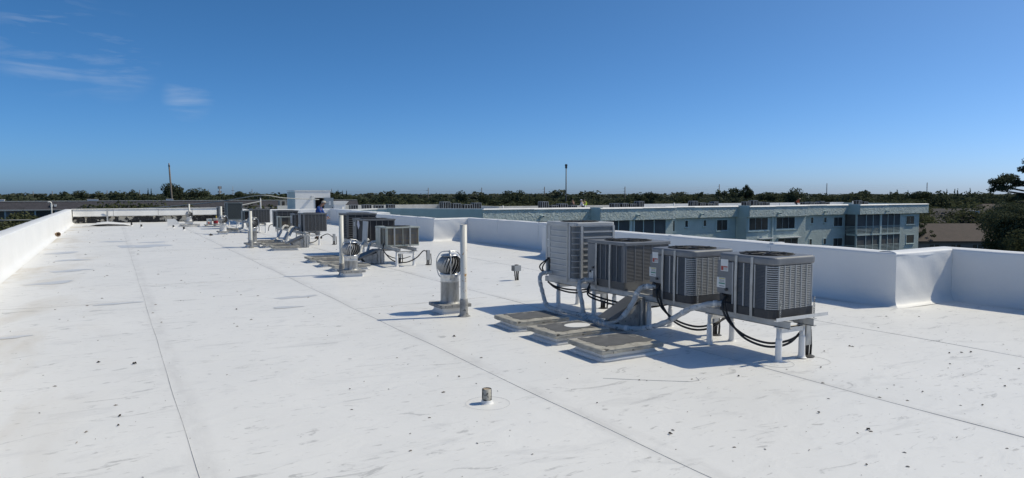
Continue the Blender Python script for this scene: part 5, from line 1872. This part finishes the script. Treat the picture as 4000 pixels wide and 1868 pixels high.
# ------------------------------------------------------------------ houses to the right
def house(label, cx, cy, rz, lx, ly, ze, zr, mat, wallmat='grey_wall', hip=0.5, ov=0.5):
    root = thing('house', label, 'house', (cx, cy, -8.8), rz)
    ze_, zr_ = ze + 8.8, zr + 8.8
    hx, hy = lx / 2, ly / 2
    MB().box(-hx + ov, hx - ov, -hy + ov, hy - ov, 0, ze_ - 0.02).obj('wall', wallmat, root)
    k = hx - hy * hip * 1.5
    b_ = MB()
    b_.add([(-hx, -hy, ze_), (hx, -hy, ze_), (hx, hy, ze_), (-hx, hy, ze_), (-k, 0, zr_), (k, 0, zr_)], [(0, 1, 5, 4), (1, 2, 5), (2, 3, 4, 5), (3, 0, 4)])
    b_.box(-hx, hx, -hy, hy, ze_ - 0.18, ze_ - 0.001)
    rf = b_.obj('roof', mat, root)
    for x in np.arange(-hx + 2, hx - 2, 3.6):
        b_ = MB()
        b_.box(x, x + 1.5, -hy + ov - 0.03, -hy + ov - 0.001, ze_ - 1.9, ze_ - 0.6)
        w_ = b_.obj('window', 'glass', root)
        b_ = MB()
        b_.box(x + 0.7, x + 0.78, -hy + ov - 0.05, -hy + ov - 0.031, ze_ - 1.9, ze_ - 0.6)
        b_.obj('mullion', 'alu', w_)
    b_ = MB()
    b_.tube([(-k * 0.6, -hy * 0.45, ze_ + (zr_ - ze_) * 0.4), (-k * 0.6, -hy * 0.45, ze_ + (zr_ - ze_) * 0.8)], 0.16, 8)
    b_.obj('roof_pipe', 'old_white', rf)
    b_ = MB()
    b_.box(k * 0.5, k * 0.5 + 1.0, -hy * 0.42, -hy * 0.2, ze_ + (zr_ - ze_) * 0.62, ze_ + (zr_ - ze_) * 0.86)
    b_.obj('skylight', 'old_white', rf)
    return root


house('brown shingled house with a hip roof right of the teal wing', 127, 66.5, R(-30), 40, 14, -5.85, -3.2, 'shingle_brown', 'grey_wall')
house('darker roofed house behind the brown shingled one', 166, 91, R(-30), 44, 16, -4.6, -1.45, 'shingle_dark')
house('low grey roofed house half hidden by trees in the right distance', 196, 92, R(-20), 14, 10, -3.0, -0.6, 'shingle_brown')


# ------------------------------------------------------------------ trees
def cards(lobes, n, leaf, rng, up=0.25, core=0.3, flat=1.0, leaf2=None):
    lobes = np.array(lobes, float)
    ar = (lobes[:, 3] * lobes[:, 4] + lobes[:, 4] * lobes[:, 5] + lobes[:, 3] * lobes[:, 5])
    ar = ar / ar.sum()
    idx = rng.choice(len(lobes), n, p=ar)
    d = rng.normal(size=(n, 3))
    d /= np.linalg.norm(d, axis=1)[:, None]
    rad = np.where(rng.random(n) < core, 0.35 + 0.45 * rng.random(n), 0.82 + 0.26 * rng.random(n))
    c = lobes[idx, :3] + d * rad[:, None] * lobes[idx, 3:6]
    nrm = d + rng.normal(size=(n, 3)) * 0.75
    nrm[:, 2] += up
    nrm /= np.linalg.norm(nrm, axis=1)[:, None]
    t_ = rng.normal(size=(n, 3))
    u = np.cross(nrm, t_)
    u /= np.linalg.norm(u, axis=1)[:, None]
    v = np.cross(nrm, u)
    s_ = leaf * (0.6 + 0.8 * rng.random(n))[:, None]
    v = v * flat
    q = np.stack([c - u * s_ - v * s_ * .35, c + u * s_ * .2 - v * s_ * .75, c + u * s_ + v * s_ * .3, c - u * s_ * .3 + v * s_ * .7], 1)
    return q.reshape(-1, 3)


def mesh_quads(name, V, mat):
    n = len(V) // 4
    me = bpy.data.meshes.new(name)
    me.vertices.add(len(V))
    me.vertices.foreach_set('co', np.ascontiguousarray(V, dtype=np.float32).ravel())
    me.loops.add(4 * n)
    me.loops.foreach_set('vertex_index', np.arange(4 * n, dtype=np.int32))
    me.polygons.add(n)
    me.polygons.foreach_set('loop_start', np.arange(0, 4 * n, 4, dtype=np.int32))
    me.update(calc_edges=True)
    me.materials.append(MATS[mat])
    return me


def rlobes(n, rng, R0, H, z0, spread=0.62, size=0.42):
    L_ = [(0, 0, z0 + H * .5, R0 * .66, R0 * .66, H * .5)]
    for k in range(n):
        a = rng.random() * 6.28
        rr = R0 * spread * math.sqrt(rng.random())
        zz = z0 + H * (0.25 + 0.62 * rng.random())
        q = R0 * size * (0.6 + 0.7 * rng.random())
        L_.append((rr * math.cos(a), rr * math.sin(a), zz, q, q, q * (0.6 + .3 * rng.random())))
    return L_


PROTO = {}
DENS = {'dome_2': (11000, 0.105), 'round_2': (11000, 0.105), 'round_3': (11000, 0.105)}


def proto(kind):
    """unit trees about 10 m tall, crown radius 3.5 m; returns (crown mesh, trunk mesh)"""
    if kind in PROTO:
        return PROTO[kind]
    base = kind.split('_')[0]
    rng = np.random.default_rng(sum(ord(c) for c in kind) * 7)
    tr = MB()
    mat = 'leaf_dark'
    if base == 'dome':
        L_ = rlobes(20, rng, 3.5, 5.4, 4.6, 0.72, 0.36)
        V = cards(L_, DENS.get(kind, (3200, 0.19))[0], DENS.get(kind, (3200, 0.19))[1], rng)
    elif base == 'round':
        L_ = rlobes(18, rng, 3.5, 6.6, 3.2, 0.70, 0.37)
        V = cards(L_, DENS.get(kind, (3200, 0.19))[0], DENS.get(kind, (3200, 0.19))[1], rng)
        mat = 'leaf_olive'
    elif base == 'lobed':
        L_ = rlobes(11, rng, 3.6, 6.6, 3.0, 0.85, 0.34)[1:]
        V = cards(L_ + [(0, 0, 5, 2.2, 2.2, 2)], 2600, 0.22, rng)
    elif base == 'umbrella':
        L_ = [(0, 0, 8.9, 3.0, 3.0, 0.9)] + [(2.2 * math.cos(a), 2.2 * math.sin(a), 8.3 + .6 * rng.random(), 1.3, 1.3, .7) for a in np.linspace(0, 6.28, 7)[:-1]]
        V = cards(L_, 1300, 0.22, rng)
    elif base == 'sparse':
        L_ = [(rng.normal() * 2.0, rng.normal() * 2.0, 4.2 + 5.6 * rng.random(), .55, .55, .5) for _ in range(34)]
        V = cards(L_, 1500, 0.19, rng, core=0.5)
        for l in L_:
            tr.tube([(0, 0, 3.0), (l[0] * .5, l[1] * .5, l[2] * .7), (l[0], l[1], l[2])], 0.05, 5, r2=0.02)
    elif base == 'pine':
        L_ = []
        for k in range(9):
            a = rng.random() * 6.28
            rr = 0.6 + 2.2 * rng.random()
            L_.append((rr * math.cos(a), rr * math.sin(a), 6.6 + 3.0 * rng.random(), 1.2, 1.2, 0.55))
            tr.tube([(0, 0, L_[-1][2] - 0.9), (L_[-1][0], L_[-1][1], L_[-1][2])], 0.07, 5, r2=0.03)
        L_.append((0, 0, 9.6, 1.2, 1.2, .6))
        V = cards(L_, 1500, 0.20, rng, core=0.5)
        mat = 'needle'
    elif base == 'palm':
        V = []
        for k in range(26):
            a = 6.28 * k / 26 + rng.random() * .2
            el = -0.6 + 1.7 * rng.random()
            for s_ in range(7):
                u = (s_ + 0.5) / 7
                r_ = 2.6 * u
                z = 9.0 + 1.5 * math.sin(el) * u - 1.4 * u * u * (1 - 0.3 * el)
                p = np.array([r_ * math.cos(a), r_ * math.sin(a), z])
                t_ = np.array([math.cos(a), math.sin(a), -0.4]) * .26
                w_ = np.array([-math.sin(a), math.cos(a), 0]) * (.34 * (1.1 - u))
                V += [p - t_ - w_, p + t_ - w_ * .7, p + t_ + w_ * .7, p - t_ + w_]
        V = np.array(V)
    elif base == 'spire':
        L_ = [(rng.normal() * .15, rng.normal() * .15, 3 + 6.6 * k / 9, 1.5 * (1 - k / 10) + .25, 1.5 * (1 - k / 10) + .25, .9) for k in range(10)]
        V = cards(L_, 1100, 0.22, rng, core=0.5)
        mat = 'needle'
    tr.tube([(0, 0, 0), (0.08, 0.03, 2.5), (-0.05, 0.06, 5.0), (0.03, 0, 7.0)], 0.30, 8, r2=0.10)
    if base in ('dome', 'round', 'lobed'):
        for k in range(5):
            a = 1.26 * k + 0.3
            tr.tube([(0, 0, 3.0 + .3 * k), (1.2 * math.cos(a), 1.2 * math.sin(a), 4.6 + .2 * k), (2.2 * math.cos(a), 2.2 * math.sin(a), 6.4)], 0.13, 6, r2=0.04)
    cm = mesh_quads('crown', V, mat)
    tm = tr.mesh('trunk')
    tm.materials.append(MATS['bark'])
    PROTO[kind] = (cm, tm)
    return PROTO[kind]


ROOTH = {'dome': 3.9, 'round': 3.9, 'lobed': 4.0, 'umbrella': 3.4, 'sparse': 4.3, 'pine': 3.3, 'palm': 2.7, 'spire': 1.8}


def tree(label, kind, x, y, ztop, width, gz=-8.8, var=0, hmax=None, group=None):
    cm, tm = proto('%s_%d' % (kind, var))
    h = ztop - gz
    root = thing('palm_tree' if kind == 'palm' else 'pine_tree' if kind == 'pine' else 'tree', label, 'tree', (x, y, gz), random.uniform(0, 6.28), group)
    sz = h / 10.3
    sxy = (width / 2) / ROOTH[kind]
    put('crown', cm, None, root, scale=(sxy, sxy, sz))
    put('trunk', tm, None, root, scale=(max(sxy, sz * .6), max(sxy, sz * .6), sz))
    return root


K = 1.8
TREES = [
    (11.8, 166.9, 3.66, 4.9, 'dome', 'big domed tree at the foot of the tall leaning pole'), (17.1, 169.6, 2.92, 5.8, 'dome', 'broad domed tree right of the big domed one'),
    (-7.4, 201.1, 2.38, 4.1, 'dome', 'wide rounded tree above the mansard at far left'), (-3.0, 204.3, 2.39, 3.1, 'dome', 'smaller rounded tree between two wide ones at left'),
    (-10.7, 214.6, 2.33, 1.9, 'pine', 'small open crowned pine at far left'), (4.6, 194.2, 2.69, 2.6, 'dome', 'rounded tree left of the twin dark spires'),
    (7.5, 186.7, 2.73, 0.75, 'spire', 'left one of twin dark spire trees'), (8.2, 186.3, 2.79, 0.7, 'spire', 'right one of twin dark spire trees'),
    (6.0, 170.2, 1.72, 3.5, 'round', 'olive tree below the twin dark spires'), (27.2, 181.1, 2.50, 1.6, 'umbrella', 'little umbrella shaped tree left of the stair house'),
    (28.9, 168.5, 2.30, 2.2, 'round', 'bushy tree just left of the stair house'), (52.7, 108.5, 2.27, 2.4, 'dome', 'rounded tree above the rooftop units of the court wall'),
    (65.0, 112.9, 2.24, 4.3, 'dome', 'wide rounded tree left of the tall dark lamp pole'), (51.1, 97.8, 2.00, 1.8, 'round', 'olive tree between two rounded trees near the middle'),
    (63.2, 85.0, 2.04, 1.3, 'palm', 'taller palm behind the three workers'), (64.1, 84.5, 1.84, 1.1, 'palm', 'shorter palm behind the three workers'),
    (59.4, 93.0, 1.72, 2.6, 'round', 'olive tree below the tall dark lamp pole'), (82.7, 96.9, 2.00, 3.3, 'dome', 'wide dark tree right of the three workers'),
    (81.0, 92.1, 2.04, 2.0, 'pine', 'open crowned pine right of the wide dark tree'), (72.3, 74.0, 2.00, 3.1, 'round', 'bushy tree above the first small windows'),
    (65.5, 61.7, 2.35, 3.9, 'sparse', 'sparse branchy tree right of the middle'), (75.6, 66.3, 2.88, 1.3, 'pine', 'tall thin pine with a small tufted crown'),
    (74.2, 67.1, 2.46, 1.9, 'pine', 'leaning pine left of the tall thin one'), (86.5, 71.6, 2.19, 2.5, 'umbrella', 'flat crowned tree right of the tall thin pine'),
    (85.4, 66.4, 2.41, 2.3, 'dome', 'dark domed tree left of the crouching worker'), (88.3, 59.0, 2.67, 4.1, 'lobed', 'large lumpy tree above the right end of the wing'),
    (98.9, 70.1, 1.80, 2.6, 'round', 'olive tree behind the crouching worker'), (121.8, 68.5, 2.35, 2.9, 'umbrella', 'flat topped tree right of the wing end'),
    (30.8, 109.5, 2.00, 1.8, 'round', 'reddish green tree just right of the stair house'), (29.9, 98.4, 1.89, 2.1, 'round', 'olive tree behind the right side of the stair house'),
    (165.9, 100.9, 2.31, 1.0, 'spire', 'first of the small spire trees right of the wing'), (167.3, 100.1, 2.50, 1.0, 'spire', 'second of the small spire trees right of the wing'),
    (174.5, 101.7, 2.39, 0.9, 'spire', 'third of the small spire trees right of the wing'), (197.2, 106.0, 2.49, 0.8, 'spire', 'thin spire tree right of the pale concrete pole'),
    (198.8, 105.1, 2.77, 0.8, 'spire', 'taller thin spire tree right of the pale concrete pole'), (200.7, 104.0, 2.77, 0.9, 'spire', 'left spire of a close pair in the right distance'),
    (201.3, 103.6, 2.84, 0.9, 'spire', 'right spire of a close pair in the right distance'), (204.4, 101.9, 3.05, 0.9, 'spire', 'tallest spire tree left of the big pine'),
    (73.7, 258.4, 3.15, 0.9, 'spire', 'tallest of the thin spires right of the stair house'), (75.2, 257.5, 2.67, 0.9, 'spire', 'middle thin spire right of the stair house'),
    (76.6, 256.8, 2.86, 0.9, 'spire', 'third thin spire right of the stair house'), (83.5, 252.7, 2.00, 0.9, 'spire', 'lone small spire farther right of the stair house'),
    (220.3, 104.3, 2.89, 1.0, 'spire', 'spire tree beside the big pine at the right edge'), (78.0, 45.0, 1.2, 3.6, 'round', 'bushy tree behind the right end of the wing')]
for i, (x, y, zt, w_, kind, lab) in enumerate(TREES):
    tree(lab, kind, x * K, y * K, 2 + (zt - 2) * K * 1.15 + 0.6, w_ * K * 1.35, var=i % 2)
# near broadleaf trees at the right edge
for i, (x, y, zt, w_, kind, lab) in enumerate(((80.5, 36.4, 0.4, 6.5, 'round', 'broad dark oak in front of the brown shingled house'), (72.5, 31.4, 1.1, 6.5, 'dome', 'dense dark oak at the right edge below the big pine'),
                                               (68, 28.6, -1.0, 7, 'round', 'low leafy tree at the right edge'), (112, 49.6, 1.3, 8, 'dome', 'dark spreading tree behind the brown roof'), (98, 42, 1.9, 8, 'round', 'leafy tree left of the big pine trunk'),
                                               (118, 66.5, -2.6, 5, 'sparse', 'bare branched shrubby tree before the dark roof'), (90, 38, 1.7, 7, 'dome', 'dark rounded tree under the big pine branches'))):
    tree(lab, kind, x, y, zt, w_, var=2 + (i % 2 if kind == 'round' else 0) if kind != 'sparse' else 0)
# shrubs and trees in front of the left building
for i, (x, y, zt, w_, lab) in enumerate(((-9.6, 105, 0.3, 6.5, 'shrubby tree in front of the mansard windows at far left'), (-10.9, 98, -0.5, 6, 'dense dark shrub at the left edge below the mansard'), (-8.0, 92, -1.0, 5, 'dark shrub just outside the left parapet'),
                                         (-1.4, 104, 1.25, 7.0, 'leafy tree rising before the mansard, left of the parapet corner'), (1.6, 103, 1.6, 8.0, 'taller leafy tree rising before the mansard'), (5.4, 104, 1.35, 7.5, 'leafy tree before the mansard behind the tarred parapet'), (8.8, 105, 1.0, 6.5, 'small leafy tree before the right part of the mansard'))):
    tree(lab, 'round', x, y, zt, w_, var=i % 2)

# the big pine at the right edge
pine = thing('pine_tree', 'tall pine with spreading tufted branches at the right edge', 'tree', (82.6, 34.6, -8.8))
rt = Vector((math.cos(R(-30)), math.sin(R(-30)), 0))
bt = Vector((-rt.y, rt.x, 0))
CL = [(-2.55, 12.9, .9, .45), (-1.9, 13.15, 1.0, .5), (-2.2, 12.3, 1.0, .45), (-1.3, 12.6, .8, .4), (-2.7, 12.0, .6, .3), (-0.2, 14.9, 1.0, .55), (0.3, 15.4, .9, .5), (-0.5, 14.0, .9, .5), (0.6, 14.3, 1.1, .6),
      (0.2, 13.3, .8, .4), (1.4, 15.0, 1.1, .5), (1.6, 13.6, 1.2, .6), (-1.0, 11.3, .7, .3), (2.2, 12.6, 1.2, .5), (0.4, 11.9, .7, .35), (-1.6, 11.0, .6, .25), (0.9, 15.8, .7, .4)]
lob = []
tb = MB()
tb.tube([(0.6, -0.3, 0), (0.4, -0.2, 5), (0.25, 0, 9.5), (0.5, 0.1, 13), (0.4, 0, 15.6)], 0.26, 9, r2=0.08)
for k, (u, z, rr, rz_) in enumerate(CL):
    u, z = u * 1.55 - 0.25, z - 0.75
    for q in range(2):
        dv = (q - 0.5) * 1.4 * random.uniform(0.4, 1.2)
        p = rt * (u + 0.1 * q) + bt * dv
        lob.append((p.x, p.y, z + random.uniform(-.15, .15), rr * .78, rr * .78, rz_ * .85))
        tb.tube(spline([(0.4, 0, z - 1.0 + 0.1 * k % 2), (p.x * .55, p.y * .55, z - 0.35), (p.x, p.y, z - 0.05)], 3), 0.075, 5, r2=0.025)
V = cards(lob, 9000, 0.13, np.random.default_rng(3), core=0.55, flat=0.5)
put('crown', mesh_quads('crown', V, 'needle'), None, pine)
tb.obj('trunk', 'bark', pine)

# far wood behind everything: reads as one mass
def wood(name, label, spots, mat, n=240, leaf=0.42, seed=2):
    rng = np.random.default_rng(seed)
    protos = [cards(rlobes(9, rng, 3.6, 5.6, 4.2, 0.7, 0.42), n, leaf, rng) for _ in range(5)]
    out = []
    for (x, y, zt, w_) in spots:
        P_ = protos[rng.integers(5)].copy()
        a = rng.random() * 6.28
        c, s_ = math.cos(a), math.sin(a)
        hh = zt + 8.8
        P2 = np.empty_like(P_)
        P2[:, 0] = (P_[:, 0] * c - P_[:, 1] * s_) * (w_ / 8.0) + x
        P2[:, 1] = (P_[:, 0] * s_ + P_[:, 1] * c) * (w_ / 8.0) + y
        P2[:, 2] = P_[:, 2] * hh / 10.3 - 8.8
        out.append(P2)
    me = mesh_quads(name, np.concatenate(out), mat)
    o_ = put(name, me, None)
    return stuff(tag(o_, label, 'woodland'))


rng = np.random.default_rng(21)
near_, mid_, far_ = [], [], []
for k in range(330):
    x = 14 + 190 * rng.random()
    y = 96 + 50 * rng.random() + 0.02 * x
    if x > 110:
        y -= 20 * rng.random()
    near_.append((x, y, -2.6 + 3.6 * rng.random() ** 1.3, 6 + 5 * rng.random()))
for k in range(360):
    t_ = rng.random()
    x = -90 + 480 * t_
    y = 190 + 70 * rng.random() - 0.22 * max(0, x)
    mid_.append((x, y, -0.9 + 4.3 * rng.random() ** 2.5, 8 + 6 * rng.random()))
for k in range(520):
    x = -240 + 1000 * rng.random()
    y = 330 + 220 * rng.random() - 0.3 * max(0, x)
    far_.append((x, y, -0.5 + 4.6 * rng.random() ** 4, 11 + 9 * rng.random()))
for k in range(330):
    x = -500 + 2600 * rng.random()
    y = 650 + 500 * rng.random() - 0.3 * max(0, x)
    far_.append((x, max(y, 150), 1.5 + 1.0 * rng.random(), 24 + 16 * rng.random()))
wood('near_wood', 'belt of olive and grey green trees right behind the far wing', near_, 'leaf_olive', 620, 0.24, 3)
wood('middle_wood', 'dark green wood across the middle distance', mid_, 'leaf_dark', 420, 0.33, 4)
wood('far_wood', 'flat band of distant forest along the horizon', far_, 'leaf_grey', 240, 0.5, 5)

# ------------------------------------------------------------------ poles and masts
def upole(label, x, y, zt, mat='concrete_pole', r=0.22, arms=True):
    root = thing('utility_pole', label, 'utility pole', (x, y, -8.8), 0, 'poles of the distant power line')
    h = zt + 8.8
    b_ = MB()
    b_.tube([(0, 0, 0), (0, 0, h)], r, 8, r2=r * 0.7)
    b_.obj('shaft', mat, root)
    if arms:
        for k in range(3):
            b_ = MB()
            b_.box(-1.3, 0.0, -0.08, 0.08, h - 1.4 - 1.5 * k, h - 1.25 - 1.5 * k)
            b_.obj('insulator', mat, root)
    return root


POLES = [(-34, 420, 3.1), (-26, 420, 3.3), (-15, 420, 3.6), (-2, 420, 3.7), (13, 420, 4.0), (47, 420, 4.3), (70, 420, 4.6), (116, 420, 5.0), (141, 330, 5.0), (172, 330, 5.3), (212, 330, 5.9), (270, 330, 6.3), (350, 330, 8.3), (462, 330, 9.8), (594, 330, 11.4)]
PLAB = ['first from the left edge', 'second from the left edge', 'third from the left edge', 'fourth from the left edge', 'left of the big domed tree', 'right of the big domed tree', 'left of the stair house', 'just right of the stair house',
        'right of the thin spires', 'near the middle left of the lamp pole', 'just left of the tall dark lamp pole', 'right of the three workers', 'above the sparse branchy tree', 'right of the crouching worker', 'pale and thick, right of the wing end']
for k, (x, y, z) in enumerate(POLES):
    upole('distant power line pole, ' + PLAB[k], x, y, z, 'wood_pole' if k < 12 else 'concrete_pole', 0.2 + 0.03 * max(0, k - 7))
for q in range(3):
    pts = []
    for k in range(7, 14):
        a, c_ = Vector(POLES[k]), Vector(POLES[k + 1])
        for s_ in range(6):
            u = s_ / 6
            p = a.lerp(c_, u)
            pts.append((p.x - 1.2, p.y, p.z - 1.3 - 1.5 * q - 3.0 * u * (1 - u)))
    b = MB()
    b.tube(pts, 0.018, 4)
    tag(b.obj('power_line', 'wire_grey'), ('top', 'middle', 'lowest')[q] + ' wire of the distant power line', 'cable')
lp = thing('lamp_pole', 'tall dark lamp pole standing above the trees near the middle', 'lamp pole', (85.6, 124.6, -8.8))
b = MB()
b.tube([(0, 0, 0), (0, 0, 16.4)], 0.16, 10, r2=0.11)
b.obj('shaft', 'dark_pole', lp)
MB().box(-0.18, 0.18, -0.18, 0.18, 16.3, 17.2).obj('lamp_head', 'dark_pole', lp, 0.03)
MB().box(-0.3, 0.3, -0.12, 0.12, 16.9, 17.0).obj('arm', 'dark_pole', lp)
lp = thing('leaning_pole', 'tall slightly leaning wooden pole rising above the big domed tree', 'pole', (11.0, 156.0, -8.8))
b = MB()
b.tube([(0, 0, 0), (-0.4, 0, 8), (-0.75, 0.1, 16.3)], 0.24, 10, r2=0.15)
b.obj('shaft', 'wood_pole', lp)
b = MB()
b.tube([(-0.75, 0.1, 16.3), (-0.78, 0.1, 17.0)], 0.2, 8, r2=0.08)
b.obj('top_fitting', 'concrete_pole', lp)
ct = thing('cell_tower', 'thin cellular mast with clustered panel antennas left of centre', 'antenna mast', (47.5, 378, -8.8))
b = MB()
b.tube([(0, 0, 0), (0, 0, 14.6)], 0.35, 8, r2=0.25)
b.obj('shaft', 'concrete_pole', ct)
for k in range(2):
    for q in range(6):
        a = 1.05 * q
        MB().cbox((0.75 * math.cos(a), 0.75 * math.sin(a), 13.9 - 2.2 * k), (0.35, 0.35, 1.3 - 0.3 * k)).obj('panel_antenna', 'ac_light', ct)
ct = thing('radio_mast', 'thin lattice radio mast right of the cellular mast', 'antenna mast', (57.7, 406, -8.8))
b = MB()
b.tube([(0, 0, 0), (0, 0, 15.0)], 0.22, 6, r2=0.08)
b.obj('shaft', 'concrete_pole', ct)
for k in range(3):
    MB().cbox((0, 0, 12.5 - 1.6 * k), (1.5 - 0.3 * k, 0.2, 0.25)).obj('cross_arm', 'concrete_pole', ct)
